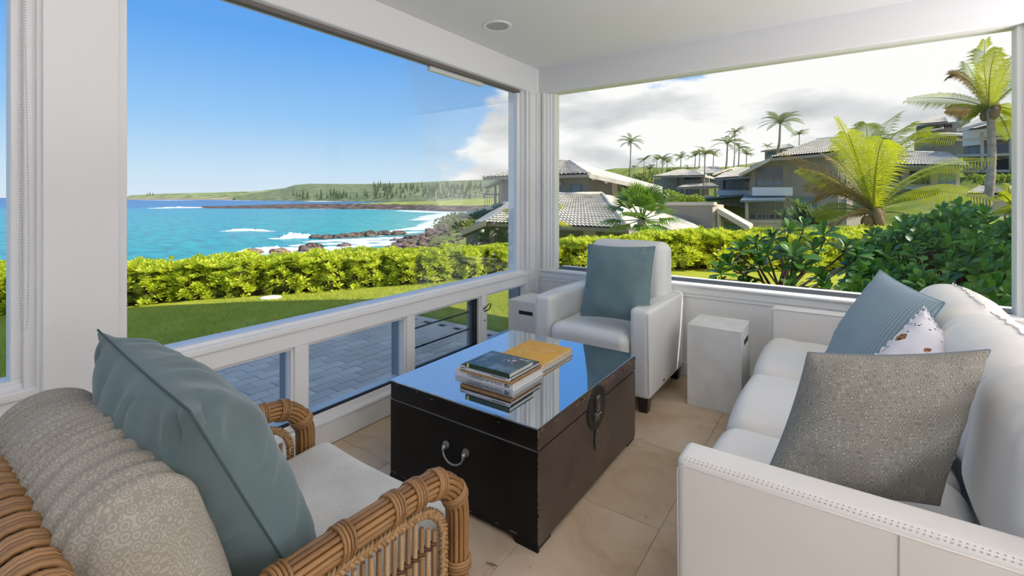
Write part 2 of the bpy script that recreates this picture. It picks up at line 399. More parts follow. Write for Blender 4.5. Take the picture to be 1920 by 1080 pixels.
# recessed ceiling light
cl = thing('recessed_light', 'round recessed downlight with white trim ring in the ceiling', 'light', (-1.85, 2.475, ZC))
MB().disc((-1.85, 2.475, ZC), (0, 0, -1), .075, .094, .006, 32).build('trim_ring', M['paint'], cl)
MB().disc((-1.85, 2.475, ZC - .001), (0, 0, -1), 0, .076, .004, 32).build('lens', mat('unlit_lens', (.40, .40, .41), .5), cl)
# bead chains of the blinds
def chain(name, label, pts, r=.0022):
    t = thing(name, label, 'chain', pts[0])
    MB().tube(pts, r * .5, 5).build('cord', M['paint'], t)
    m = MB(); acc = 0
    for a, bb in zip(pts, pts[1:]):
        a, bb = Vector(a), Vector(bb); n = max(1, int((bb - a).length / .0085))
        for k in range(n): m.ball(a.lerp(bb, k / n), r, n=5, m=3)
    tag(m.build('beads', M['bead'], t), kind='stuff')
M['bead'] = mat('grey_beads', (.45, .45, .46), .4)
x = XA + .006
chain('blind_chain', 'looped bead chain hanging on the frame of the far left window', [(x, .338, 2.2), (x, .334, 1.5), (x, .333, 1.0), (x, .335, .89), (x, .341, .862), (x, .348, .87), (x, .352, .90), (x, .354, 1.2), (x - .002, .348, 1.7), (x, .343, 2.2)])
chain('blind_chain', 'looped bead chain hanging in the corner post between the two big windows', [(XA + .012, 3.33, 2.2), (XA + .012, 3.33, 1.2), (XA + .012, 3.335, .93), (XA + .013, 3.35, .86), (XA + .02, 3.375, .835), (XA + .022, 3.40, .83), (XA + .026, 3.41, .86), (XA + .026, 3.41, 2.2)], .0016)
# building around the room: roof overhang, upper storey and an unseen bay shaped to shade lawn and terrace
struct(MB().box(XA - .35, 6.5, YK - 2, YB + .6, 2.62, 2.97).build('roof_overhang', M['wallpaint']))
struct(MB().box(XA - .3, 9, YK - 6, YB + .55, 2.97, 9.6).box(XA - .3, .6, YB + .5, 5.86, 2.97, 9.6).build('upper_storey', M['wallpaint']))
# ------------------------------------------------------------------ furniture
# black trunk table: X -1.71..-.905, Y 1.457..2.45
lac = mat('black_lacquer', (.007, .006, .0055), .30, .22, bump=(14, .08, .004), var=(6, .5))
lacb = mat('brown_sheen_lacquer', (.085, .058, .045), .34, .5, var=(5, .35), bump=(25, .08, .003))
wear = mat('worn_edge', (.20, .13, .085), .6); seam = mat('seam_line', (.13, .12, .115), .6)
x0, x1, y0, y1 = -1.71, -.905, 1.457, 2.45
ck = thing('storage_trunk', 'black lacquered wooden trunk used as a coffee table with a glass top', 'trunk', ((x0 + x1) / 2, (y0 + y1) / 2, 0))
bd = MB(); bd.bbox(x0 + .004, x1 - .004, y0 + .004, y1 - .004, .018, .366, .004); bd.build('body', lac, ck)
# long side toward the sofa: reflected brown sheen put into the board colour
MB().bbox(x1 - .006, x1, y0 + .003, y1 - .003, .018, .366, .002).build('side_board', lacb, ck)
MB().bbox(x0 + .003, x1 - .003, y0, y0 + .006, .018, .366, .002).build('end_board', lac, ck)
ld = MB().bbox(x0 + .001, x1 - .001, y0 + .001, y1 - .001, .371, .450, .006, 2).build('lid', lac, ck)
MB().bbox(x1 - .004, x1 + .0015, y0 + .004, y1 - .004, .374, .446, .002).build('lid_side_board', lacb, ld)
sm = MB(); sm.box(x0 + .002, x1, y0 + .001, y0 + .005, .3665, .3705); sm.build('lid_seam', seam, ck)
gl = bpy.data.materials.new('dark_glass_top'); gl.use_nodes = True; gnt = gl.node_tree; gb = gnt.nodes['Principled BSDF']
gb.inputs['Base Color'].default_value = (.004, .006, .010, 1); gb.inputs['Roughness'].default_value = .25
gg = gnt.nodes.new('ShaderNodeBsdfGlossy'); gg.inputs['Roughness'].default_value = 0; gg.inputs[0].default_value = (.90, .95, 1, 1)
lw = N(gnt, 'ShaderNodeLayerWeight', i_Blend=.5); mr = N(gnt, 'ShaderNodeMapRange'); gnt.links.new(lw.outputs['Facing'], mr.inputs[0]); mr.inputs[3].default_value = .42; mr.inputs[4].default_value = .85
mx = gnt.nodes.new('ShaderNodeMixShader'); gnt.links.new(mr.outputs[0], mx.inputs[0]); gnt.links.new(gb.outputs[0], mx.inputs[1]); gnt.links.new(gg.outputs[0], mx.inputs[2]); gnt.links.new(mx.outputs[0], gnt.nodes['Material Output'].inputs[0])
MB().bbox(x0 - .002, x1 + .002, y0 - .002, y1 + .002, .4505, .456, .0015).build('glass_top', gl, ck)
MB().bbox(x0 + .0, x1 + .0, y0 + .0, y1 + .0, .4485, .4507, .0005).build('glass_edge', mat('glass_edge', (.10, .22, .32), .2), ck)
ft = MB()
for fx in (x0 + .004, x1 - .104):
    for fy in (y0 + .004, y1 - .104): ft.bbox(fx, fx + .1, fy, fy + .1, 0, .02, .004)
tag(ft.build('foot_blocks', lac, ck), kind='stuff')
for k, (fx, fy) in enumerate([(x0, y0), (x1 - .11, y0)]):
    m = MB(); pr = [(0, .022), (.11, .022), (.11, 0), (.015, 0), (.0, .008)] if k else [(.11, .022), (0, .022), (0, 0), (.095, 0), (.11, .008)]
    m.slab([(fx + a, y0 - .001, c) for a, c in pr], (0, .012, 0)); m.build('foot', lac, ck)
wr = MB(); rr = random.Random(3)
for k in range(26):      # worn corner joint and chipped edges
    z = rr.uniform(.03, .45); l = rr.uniform(.006, .02); wr.box(x1 - .001, x1 + .0016, y0 - .0008, y0 + rr.uniform(.001, .004), z, z + l)
for k in range(30):
    yy = rr.uniform(y0, y1); l = rr.uniform(.01, .05); wr.box(x1, x1 + .0022, yy, yy + l, .437 + rr.uniform(-.02, .008), .4405 + rr.uniform(-.015, .008))
for k in range(14):
    xx = rr.uniform(x0, x1 - .05); l = rr.uniform(.01, .04); z = rr.choice([.032, .036, .44, .43]); wr.box(xx, xx + l, y0 - .0016, y0 + .001, z, z + .0016)
tag(wr.build('worn_edges', wear, ck), kind='stuff')
# lock plate
pew = mat('pewter', (.22, .21, .19), .38, metal=.85, var=(30, .25)); pewd = mat('dark_pewter', (.06, .055, .05), .4, metal=.8)
lk = MB().disc((x1 + .0012, 1.957, .352), (1, 0, 0), 0, .098, .004, 40).build('lock_plate', pewd, ck)
MB().bbox(x1 + .004, x1 + .014, 1.938, 1.972, .335, .405, .003, 2).build('hasp', pew, lk)
m = MB()
for k in range(4): m.ball((x1 + .015, 1.932 + k * .0125, .326), .0055, n=8, m=5)
m.bbox(x1 + .003, x1 + .010, 1.926, 1.978, .296, .336, .006, 2); m.build('hasp_knuckles', pew, lk)
MB().ball((x1 + .006, 1.957, .208), .006, .026, .050, 16, 10).build('pendant', mat('green_pewter', (.15, .16, .12), .45, metal=.7, var=(20, .3)), lk)
# bail handle on the end
stl = mat('grey_steel', (.35, .35, .34), .35, metal=.8)
for xx in (-1.356, -1.247):
    hd = MB(); hd.disc((xx, y0, .262), (0, -1, 0), 0, .017, .006, 16); hd.ball((xx, y0 - .014, .258), .010, .012, .012, 10, 6); hd.tube([(xx, y0 - .02, .268), (xx, y0 - .022, .25), (xx, y0 - .018, .24)], .006, 8); hd.build('handle_mount', stl, ck)

pts = [(-1.3015 + .0545 * math.cos(a), y0 - .02 - .006 * math.sin(-a), .25 + .042 * math.sin(a)) for a in [math.pi + math.pi * k / 14 for k in range(15)]]
MB().tube(pts, .0042, 8).build('handle', stl, ck)

# books
def book(label, x0, x1, y0, y1, z0, z1, cover, page, spine=None, group=None):
    t = thing('book', label, 'book', ((x0 + x1) / 2, (y0 + y1) / 2, z0), group); c = .0028
    MB().bbox(x0, x1, y0, y1, z0, z0 + c, .0006).build('back_cover', cover, t); fc = MB().bbox(x0, x1, y0, y1, z1 - c, z1, .0006).build('front_cover', cover, t)
    MB().bbox(x0, x1, y0 - .0015, y0 + c, z0, z1, .001).build('spine', spine or cover, t)
    p = MB(); p.bbox(x0 + .004, x1 - .004, y0 + c, y1 - .004, z0 + c, z1 - c, .0005)
    k = 0
    p.build('pages', page, t); return t, fc
page = mat('paper', (.62, .60, .56), .8); nt, b = nodes(page)
tc = nt.nodes.new('ShaderNodeTexCoord'); wv = N(nt, 'ShaderNodeTexNoise', i_Scale=8.0); mp = N(nt, 'ShaderNodeMapping'); mp.inputs['Scale'].default_value = (.3, .3, 90)
nt.links.new(tc.outputs['Object'], mp.inputs[0]); nt.links.new(mp.outputs[0], wv.inputs['Vector']); nt.links.new(ramp(nt, wv.outputs[0], [(.3, (.42, .40, .38)), (.6, (.72, .70, .67))]), b.inputs['Base Color'])
wht = mat('white_book_cover', (.80, .79, .80), .35); brn = mat('brown_orange_cover', (.52, .27, .07), .4, var=(20, .25)); drk = mat('dark_book_cover', (.018, .025, .04), .25)
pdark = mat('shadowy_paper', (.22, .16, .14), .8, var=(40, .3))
z = .456
b1, _ = book('thick white art book with black spine lettering at the bottom of the book pile', -1.505, -1.168, 1.678, 1.93, z, z + .030, wht, page)
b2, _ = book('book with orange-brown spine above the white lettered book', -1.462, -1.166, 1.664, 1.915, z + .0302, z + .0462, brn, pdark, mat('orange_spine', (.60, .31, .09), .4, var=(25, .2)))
b3, _ = book('white spined book with a dark cover under the small top book', -1.456, -1.170, 1.654, 1.902, z + .0464, z + .0634, drk, page, wht)
# cover photograph of the top book: purple blossoms on dark green (flat print)
cov = mat('blossom_cover', (.03, .05, .06), .2, .5); nt, b = nodes(cov); tc = nt.nodes.new('ShaderNodeTexCoord')
g1 = N(nt, 'ShaderNodeTexNoise', i_Scale=9.0, i_Detail=3.0); nt.links.new(tc.outputs['Object'], g1.inputs['Vector'])
base = ramp(nt, g1.outputs[0], [(.3, (.008, .016, .03)), (.52, (.03, .07, .075)), (.7, (.16, .22, .26))])
vd = nt.nodes.new('ShaderNodeVectorMath'); vd.operation = 'DISTANCE'; nt.links.new(tc.outputs['Object'], vd.inputs[0]); vd.inputs[1].default_value = (.035, .035, .018)
sp_ = mathn(nt, 'SUBTRACT', 1.0, mathn(nt, 'DIVIDE', vd.outputs['Value'], .075), True)
vo = N(nt, 'ShaderNodeTexNoise', i_Scale=75.0, i_Detail=2.0); nt.links.new(tc.outputs['Object'], vo.inputs['Vector'])
bl_ = ramp(nt, mathn(nt, 'ADD', vo.outputs[0], mathn(nt, 'MULTIPLY', mathn(nt, 'SUBTRACT', sp_, 1.0), .35)), [(.44, (0, 0, 0)), (.52, (1, 1, 1))])
c = mixc(nt, bl_, base, (.62, .42, .62))
vo2 = N(nt, 'ShaderNodeTexVoronoi', i_Scale=60.0); nt.links.new(tc.outputs['Object'], vo2.inputs['Vector'])
nt.links.new(c, b.inputs['Base Color'])
grs = mat('green_print_spine', (.04, .08, .02), .3, var=(60, .7), col2=(.012, .02, .012))
b4, fc4 = book('small dark book with a purple blossom cover on top of the pile', -1.414, -1.166, 1.646, 1.842, z + .0636, z + .0846, cov, page, grs)
MB().box(-1.405, -1.392, 1.644, 1.66, z + .066, z + .0845).build('yellow_corner', mat('yellow_print', (.7, .62, .12), .5), b4)
yel = mat('yellow_cover', (.80, .42, .06), .5, .35, var=(14, .08), bump=(300, .06, .001))
b5, _ = book('slim pale book lying under the yellow book', -1.462, -1.183, 1.94, 2.262, z, z + .014, mat('pale_cover', (.50, .47, .36), .5), page)
b6, fc6 = book('yellow hardcover book with a pale leaf print on its cover', -1.455, -1.186, 1.95, 2.260, z + .0142, z + .030, yel, page)
pm = mat('leaf_print', (.86, .62, .22), .5); m = MB()
for (cx_, cy_, n, ln, a0) in [(-1.375, 2.07, 7, .05, .2), (-1.26, 2.13, 6, .055, .9), (-1.27, 2.03, 4, .03, 2.2)]:
    for k in range(n):
        a = a0 + k * 2 * math.pi / n * (.6 if n < 7 else .8); d = V(math.cos(a), math.sin(a), 0); q = V(-d.y, d.x, 0) * .004; c0 = V(cx_, cy_, z + .0302)
        m.add([c0 + d * .008, c0 + d * ln * .55 + q, c0 + d * ln, c0 + d * ln * .55 - q], [(0, 3, 2, 1)])
tag(m.build('leaf_print', pm, fc6), kind='stuff')
def text(body, size, origin, ux, uy, name, mt_, parent):
    cu = bpy.data.curves.new(name, 'FONT'); cu.body = body; cu.size = size; cu.resolution_u = 2
    t = bpy.data.objects.new(name, cu); COL.objects.link(t); dg = bpy.context.evaluated_depsgraph_get(); dg.update()
    me = bpy.data.meshes.new_from_object(t.evaluated_get(dg)); bpy.data.objects.remove(t)
    ux, uy, o = Vector(ux), Vector(uy), Vector(origin); off = Vector((0, 0, 0)); p = parent
    while p is not None: off += p.location; p = p.parent
    for v in me.vertices: v.co = o + ux * v.co.x + uy * v.co.y - off
    me.name = name; me.materials.clear(); me.materials.append(mt_); return obj(name, me, parent)
ink = mat('black_ink', (.02, .02, .025), .6); inkw = mat('white_ink', (.8, .8, .82), .6)
sp = [q for q in b1.children if q.name.startswith('spine')][0]
text('TOWARD', .0265, (-1.430, 1.6758, z + .0060), (.78, 0, 0), (0, 0, 1), 'spine_lettering', ink, sp)
text('A MAP OF PLACE', .019, (-1.342, 1.6758, z + .0080), (.78, 0, 0), (0, 0, 1), 'spine_lettering', ink, sp)
m = MB(); m.disc((-1.206, 1.6762, z + .015), (0, -1, 0), .0045, .0085, .0006, 14); m.slab([(-1.2115, 1.6758, z + .0165), (-1.206, 1.6758, z + .023), (-1.2005, 1.6758, z + .0165)], (0, .0004, 0)); m.box(-1.193, -1.189, 1.6757, 1.6762, z + .007, z + .022); m.build('spine_emblem', ink, sp)
text('................', .014, (-1.497, 1.6758, z + .012), (.7, 0, 0), (0, 0, 1), 'spine_lettering', mat('grey_ink', (.4, .42, .45), .6), sp)
sp3 = [q for q in b3.children if q.name.startswith('spine')][0]
MB().box(-1.27, -1.19, 1.652, 1.6525, z + .053, z + .056).build('spine_lettering', ink, sp3)
MB().box(-1.45, -1.42, 1.652, 1.6525, z + .053, z + .056).build('spine_lettering', ink, sp3)
text('PLUM', .02, (-1.232, 1.818, z + .0849), (1, 0, 0), (0, 1, 0), 'cover_lettering', inkw, fc4)
m = MB()
for k in range(5): m.box(-1.385, -1.375 + .012 * (k % 3), 1.69 + k * .017, 1.696 + k * .017, z + .0846, z + .0849)
m.build('cover_lettering', mat('pale_ink', (.35, .42, .5), .6), fc4)

# concrete stools
def stool(label, x0, x1, y0, y1, slot, loc):
    t = thing('concrete_stool', label, 'stool', loc)
    m = MB(); m.bbox(x0, x1, y0, y1, 0, .505, .003, 1); m.build('block', M['concrete'], t)
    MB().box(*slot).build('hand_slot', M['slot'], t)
    return t
stool('white concrete block stool between the leather armchair and the sofa', -.79, -.478, 3.045, 3.36, (-.4795, -.4765, 3.13, 3.27, .405, .435), (-.634, 3.2, 0))
stool('white concrete block stool in the corner beside the low window', -2.125, -1.815, 2.985, 3.295, (-2.025, -1.90, 2.9835, 2.9865, .405, .433), (-1.97, 3.14, 0))

# ---- cushions and pillows
def frame3(TL, TR, BL, shear=False):
    TL, TR, BL = Vector(TL), Vector(TR), Vector(BL); X = (TR - TL); w = X.length; X.normalize(); Y = TL - BL; h = Y.length; Y = (Y - (V(0, 0, 0) if shear else X * Y.dot(X))).normalized(); Z = X.cross(Y).normalized()
    c = (TR + BL) / 2; m = Matrix((X, Y, Z)).transposed().to_4x4(); m.translation = c; return m, w, h
def pillow_mesh(w, h, th, n=44, ear=.07, seed=0, wr=.006, p=2.6, q=.62, sag=.0, name='cover', mt_=None):
    mb = MB(); front = []; back = []
    def pt(u, v, s):
        k = ear
        x = u * (1 - k * (1 - v * v) * abs(u) ** 2); y = v * (1 - k * (1 - u * u) * abs(v) ** 2)
        e = max(0, (1 - abs(u) ** p)) ** q * max(0, (1 - abs(v) ** p)) ** q
        z = th / 2 * e
        nu = noise.noise(Vector((u * 2.1 + seed, v * 2.1, s * 3.3))); 
        z *= 1 + .16 * nu
        # pulled creases running in from the seams
        du = 1 - abs(u); dv = 1 - abs(v)
        cr = math.sin((v * 9 + 2.5 * noise.noise(Vector((v * 3, u * 1.2, seed + s)))) * 2.4) * math.exp(-du * 5) + math.sin((u * 9 + 2.5 * noise.noise(Vector((u * 3, v * 1.2, seed - s)))) * 2.4) * math.exp(-dv * 5)
        z += wr * cr * min(1, min(du, dv) * 9)
        y -= sag * (1 - abs(v)) * e * .5
        return Vector((x * w / 2, y * h / 2, z * s))
    # denser near the seam
    ks = [math.sin((i / n - .5) * math.pi) * .55 + (2 * i / n - 1) * .45 for i in range(n + 1)]
    for s in (1, -1):
        mb.grid([[pt(u, v, s) for u in ks] for v in ks], True, s < 0)
    # seam cord
    ed = [pt(u, -1, 1) for u in ks] + [pt(1, v, 1) for v in ks[1:]] + [pt(u, 1, 1) for u in ks[::-1][1:]] + [pt(-1, v, 1) for v in ks[::-1][1:]]
    return mb, ed
def pillow(label, mt_, TL, TR, BL, th, group=None, seam_m=None, seam_r=.003, shear=False, **kw):
    m, w, h = frame3(TL, TR, BL, shear)
    t = thing('throw_pillow', label, 'pillow', m.translation, group)
    mb, ed = pillow_mesh(w, h, th, **kw); r3 = m.to_3x3()
    if shear:            # slumped pillow: skewed in its own plane
        mb.v = [r3 @ q for q in mb.v]; ed = [r3 @ q for q in ed]
    else: t.rotation_euler = m.to_euler()
    obj('cover', mb.mesh('cover', mt_), t)
    obj('seam', MB().tube(ed, seam_r, 6).mesh('seam', seam_m or mt_), t)
    return t
linen = mat('teal_linen', (.105, .158, .165), .85, .2, var=(5, .14), bump=(700, .22, .0012), sheen=.3)
linen_d = mat('teal_linen_seam', (.06, .09, .092), .9)
pillow('large teal linen pillow leaning in the rattan armchair', linen, (-1.405, .335, 1.0), (-.86, .315, .965), (-1.385, .58, .475), .25, seam_m=linen_d, seed=2.3, wr=.014, ear=.05, seam_r=.0022)
linen2 = mat('slate_teal_cotton', (.165, .245, .26), .85, .2, var=(4, .10), bump=(700, .2, .0012), sheen=.2)
pillow('slate teal pillow standing on the white leather armchair', linen2, (-1.435, 2.985, .975), (-.965, 2.99, .985), (-1.44, 2.845, .505), .18, seed=5.1, wr=.004, ear=.06)

# patterned fabrics: little rings
def ringfab(name, c1, c2, sc, rough=.9):
    m = mat(name, c1, rough, .2); nt, b = nodes(m); tc = nt.nodes.new('ShaderNodeTexCoord')
    v = N(nt, 'ShaderNodeTexVoronoi', i_Scale=sc, i_Randomness=.0); nt.links.new(tc.outputs['Object'], v.inputs['Vector'])
    mp = N(nt, 'ShaderNodeMapping'); mp.inputs['Rotation'].default_value = (0, 0, R(45)); nt.links.new(tc.outputs['Object'], mp.inputs[0]); nt.links.new(mp.outputs[0], v.inputs['Vector'])
    s = mathn(nt, 'SINE', mathn(nt, 'MULTIPLY', v.outputs['Distance'], 22.0))
    n = N(nt, 'ShaderNodeTexNoise', i_Scale=7.0, i_Detail=4.0); nt.links.new(tc.outputs['Object'], n.inputs['Vector'])
    f = ramp(nt, s, [(.35, c2), (.65, c1)]); nz = ramp(nt, n.outputs[0], [(.3, (.85, .85, .85)), (.7, (1.1, 1.1, 1.1))])
    nt.links.new(mixc(nt, 1.0, f, nz, 'MULTIPLY'), b.inputs['Base Color'])
    n2 = N(nt, 'ShaderNodeTexNoise', i_Scale=600.0); nt.links.new(tc.outputs['Object'], n2.inputs['Vector'])
    bp = N(nt, 'ShaderNodeBump', i_Strength=.15, i_Distance=.001); nt.links.new(n2.outputs[0], bp.inputs['Height']); nt.links.new(bp.outputs[0], b.inputs['Normal'])
    return m
M['ring'] = ringfab('ring_pattern_fabric', (.44, .41, .35), (.265, .25, .215), 72)
M['ring_big'] = ringfab('ring_pattern_cushion', (.43, .40, .35), (.33, .30, .255), 66)
M['weave'] = ringfab('small_check_fabric', (.84, .83, .80), (.58, .56, .51), 120)
# rattan armchair ---------------------------------------------------------------
def rattan(name, c1, c2, sc=(90, 90, 6)):
    m = mat(name, c1, .42, .45); nt, b = nodes(m); tc = nt.nodes.new('ShaderNodeTexCoord'); g = nt.nodes.new('ShaderNodeNewGeometry')
    n = N(nt, 'ShaderNodeTexNoise', i_Scale=14.0, i_Detail=4.0); nt.links.new(tc.outputs['Object'], n.inputs['Vector'])
    f = mathn(nt, 'ADD', mathn(nt, 'MULTIPLY', n.outputs[0], .6), mathn(nt, 'MULTIPLY', g.outputs['Random Per Island'], .45))
    nt.links.new(ramp(nt, f, [(.25, c2), (.75, c1)]), b.inputs['Base Color']); return m
rat = rattan('honey_rattan', (.36, .19, .07), (.15, .068, .023)); ratl = rattan('light_cane', (.52, .33, .16), (.29, .16, .06)); ratd = rattan('dark_cane', (.10, .045, .018), (.03, .014, .008)); wrap_m = rattan('rattan_wrap', (.40, .22, .09), (.22, .108, .038))
XN, XF = -.80, -1.485; YBK, YFR = .15, .90; ZARM = .615
ch = thing('rattan_armchair', 'honey coloured rattan armchair with patterned cushions in the left foreground', 'chair', ((XN + XF) / 2, .52, 0))
def arm_path(x, inset=0, zlow=0.0, rb=.115):
    pts = []; z = ZARM - inset; yf = YFR - inset; rb = max(.03, rb - inset * .4)
    for k in range(11): pts.append(V(x, YBK + (yf - rb - YBK) * k / 10, z + .012 * math.sin(k / 10 * 3.0) - .0))
    for k in range(1, 9):
        a = math.pi / 2 * k / 8; pts.append(V(x, yf - rb + rb * math.sin(a), z - rb + rb * math.cos(a)))
    for k in range(1, 7): pts.append(V(x, yf + .0, z - rb + (zlow - (z - rb)) * k / 6))
    return pts
def bundle(mb, pts, rad, n=9, rc=.0085):
    if rc > .008: n, rc = int(n * 1.45), rc * .72
    """canes laid side by side around a core, following pts"""
    m = len(pts); cs = [[] for _ in range(n)]; up0 = None
    for i, p in enumerate(pts):
        t = (pts[min(i + 1, m - 1)] - pts[max(0, i - 1)]).normalized(); sd = V(1, 0, 0) if abs(t.x) < .9 else V(0, 1, 0); sd = (sd - t * sd.dot(t)).normalized(); up = sd.cross(t)
        for k in range(n):
            a = 2 * math.pi * k / n; cs[k].append(p + (sd * math.cos(a) + up * math.sin(a)) * rad)
    for c_ in cs: mb.tube(c_, rc, 6)
    mb.tube(pts, rad, 6)
def wraps(pts, i, frac, rad, turns=4, pitch=.0078, rc=.0042):
    p = pts[i].lerp(pts[i + 1], frac); t = (pts[i + 1] - pts[i]).normalized(); sd = V(1, 0, 0) if abs(t.x) < .9 else V(0, 1, 0); sd = (sd - t * sd.dot(t)).normalized(); up = sd.cross(t); m = MB()
    for k in range(turns):
        c_ = p + t * (k - (turns - 1) / 2) * pitch
        m.tube([c_ + (sd * math.cos(a) + up * math.sin(a)) * rad + t * .002 * math.sin(a) for a in [2 * math.pi * q / 14 for q in range(14)] + [0]], rc, 5)
    return m
def braid(mb, pts, amp=.009, rc=.0048, wl=.045):
    # resample
    P = [pts[0]]; 
    for a, b_ in zip(pts, pts[1:]):
        n = max(1, int((b_ - a).length / .006))
        for k in range(1, n + 1): P.append(a.lerp(b_, k / n))
    for ph in range(4):
        out = []; s = 0
        for i, p in enumerate(P):
            t = (P[min(i + 1, len(P) - 1)] - P[max(0, i - 1)]).normalized(); sd = V(1, 0, 0); up = sd.cross(t)
            if i: s += (P[i] - P[i - 1]).length
            a = 2 * math.pi * (s / wl) + ph * math.pi / 2
            out.append(p + up * (math.sin(a) * amp) + sd * (math.sin(2 * a) * .006))
        mb.tube(out, rc, 5)
for side, x in (('near', XN), ('far', XF)):
    pts = arm_path(x); mb = MB(); bundle(mb, pts, .0245); arm = mb.build('arm', rat, ch)
    for i in list(range(0, 10, 2)) + [9] : wraps(pts, i, .45, .0318).build('binding', wrap_m, arm)
    for i in (11, 15): wraps(pts, i, .5, .0318, 4).build('binding', wrap_m, arm)
    for i in (19, 22): wraps(pts, i, .5, .0318).build('binding', wrap_m, arm)
    bp_ = arm_path(x, .052, .12); mb = MB(); braid(mb, bp_); mb.build('braided_edge', ratl, ch)
    zt = ZARM - .062
    k = 0; y = YBK + .03
    while y < YFR - .075:
        zz_ = zt - (0 if y < YFR - .13 else .02 + (y - (YFR - .13)) * .7)
        MB().tube([(x, y, .10), (x, y, zz_)], .0062, 6).build('spindle', ratl if k % 2 == 0 else rat, ch); k += 1; y += .0205
    for zr in (.47, .375):
        m = MB(); yy = YBK + .02; 
        for ph in (0, math.pi):
            m.tube([(x + .0085 * math.sin(q * math.pi / 2 + ph), YBK + .02 + q * .01025, zr + .028 * math.sin(0) + .003 * math.cos(q * math.pi / 2 + ph)) for q in range(int((YFR - .09 - YBK) / .01025))], .0042, 5)
        m.build('weave_row', ratd, ch)
    mb = MB(); bundle(mb, [V(x, YBK, 0), V(x, YBK, .4), V(x, YBK, .78)], .017, 8); mb.build('back_post', rat, ch)
    mb = MB(); bundle(mb, [V(x, YBK, .10), V(x, YFR, .10)], .014, 7, .007); mb.build('bottom_rail', rat, ch)
# back frame
bk = [V(XF + (XN - XF) * k / 14, YBK - .01, .775 + .03 * math.sin(math.pi * k / 14)) for k in range(15)]
mb = MB(); bundle(mb, bk, .026, 9, .010); tr = mb.build('top_rail', rat, ch)
for i in range(0, 14): wraps(bk, i, .5, .038, 4, .009, .006).build('binding', wrap_m, tr)
for k in range(1, 30):
    xx = XF + (XN - XF) * k / 30; MB().tube([(xx, YBK - .01, .12), (xx, YBK - .01, .77)], .0062, 6).build('spindle', ratl if k % 2 else rat, ch)
mb = MB(); bundle(mb, [V(XF, YFR, .30), V(XN, YFR, .30)], .016, 8); mb.build('front_rail', rat, ch)
mb = MB(); bundle(mb, [V(XF, YBK, .30), V(XN, YBK, .30)], .016, 8); mb.build('back_rail', rat, ch)
MB().bbox(XF + .02, XN - .02, YBK, YFR, .29, .31, .004).build('seat_deck', ratl, ch)
def seatfn(q):
    n = noise.noise(Vector((q.x * 5, q.y * 5, 1.3)))
    top = max(0, q.z) / .075
    dip = math.exp(-((q.x * .9 - .05 - q.y * .35) ** 2) / .004) * .022 * math.exp(-((q.y - .02) ** 2) / .05)
    return (q.x, q.y, q.z + top * (.012 * n - dip + .012 * (1 - (q.x / .32) ** 2) * (1 - (q.y / .4) ** 2)))
MB().soft(((XN + XF) / 2, .575, .395), (.315, .39, .078), .05, 4, 26, seatfn).build('seat_cushion', M['weave'], ch)
def backfn(q):
    n = noise.noise(Vector((q.x * 4, q.z * 4, 2.7)))
    e = math.exp(-((.25 - q.z) / .11) ** 2)
    wv_ = math.sin(q.x * 170 + 7 * noise.noise(Vector((q.x * 5, q.z * 3, .2)))) * .0028 * e
    bl_ = (1 - (q.x / .35) ** 2) * (1 - (q.z / .27) ** 2)
    return (q.x, q.y * (1 + .35 * max(0, bl_)) + .006 * n + wv_ * max(-1, min(1, q.y / .06)), q.z + wv_ * .9 + .01 * n - .02 * (q.x / .33) ** 2)
bm = Matrix.Rotation(R(14), 4, 'X')
MB().soft(((XN + XF) / 2 - .01, .295, .64), (.335, .085, .255), .082, 7, 76, backfn, mat=bm).build('back_cushion', M['ring_big'], ch)

# white leather armchair (faces the viewer): X -1.745..-.93, Y 2.75..3.5
rc_ = thing('leather_armchair', 'white leather recliner armchair with dark wooden feet by the garden window', 'armchair', (-1.337, 3.1, 0))
def armfn(sgn):
    def f(q): return (q.x + .010 * sgn * max(0, 1 - (q.y / .36) ** 2) * (1 - (q.z / .27) ** 2), q.y, q.z + .0)
    return f
for k, (xa, xb, s) in enumerate(((-1.745, -1.612, -1), (-1.058, -.928, 1))):
    a = MB().soft(((xa + xb) / 2, 3.125, .355), ((xb - xa) / 2, .37, .272), .034, 4, 8, armfn(s)).build('arm', M['leather'], rc_)
    xs = xb - .012 if s > 0 else xa + .012
    MB().tube([(xs, 2.762, .12), (xs, 2.757, .59), (xs + .004 * -s, 2.775, .618), (xs, 3.1, .6275), (xs, 3.45, .622)], .003, 6).build('welt', M['leather'], a)
def seat2(q):
    t = max(0, q.z) / .1; return (q.x, q.y, q.z + t * (.012 * (1 - (q.x / .3) ** 2) - .012 * max(0, q.y) + .005 * noise.noise(Vector((q.x * 7, q.y * 9, 4)))))
MB().soft((-1.335, 3.02, .355), (.274, .30, .10), .06, 4, 12, seat2).build('seat', M['leather'], rc_)
MB().soft((-1.335, 2.80, .20), (.272, .06, .115), .03, 3, 6, lambda q: (q.x, q.y + .004 * math.sin(q.x * 40) * max(0, q.z * 8), q.z)).build('footrest', M['leather'], rc_)
def bk2(q): return (q.x * (1 - .03 * (q.z / .33)), q.y * (1 + .15 * (1 - (q.x / .3) ** 2)), q.z + .006 * (1 - (q.x / .29) ** 2))
MB().soft((-1.275, 3.335, .665), (.288, .115, .315), .07, 5, 8, bk2, mat=Matrix.Rotation(R(-5), 4, 'X')).build('backrest', M['leather'], rc_)
MB().bbox(-1.62, -1.05, 2.9, 3.46, .11, .26, .01).build('base', M['leather'], rc_)
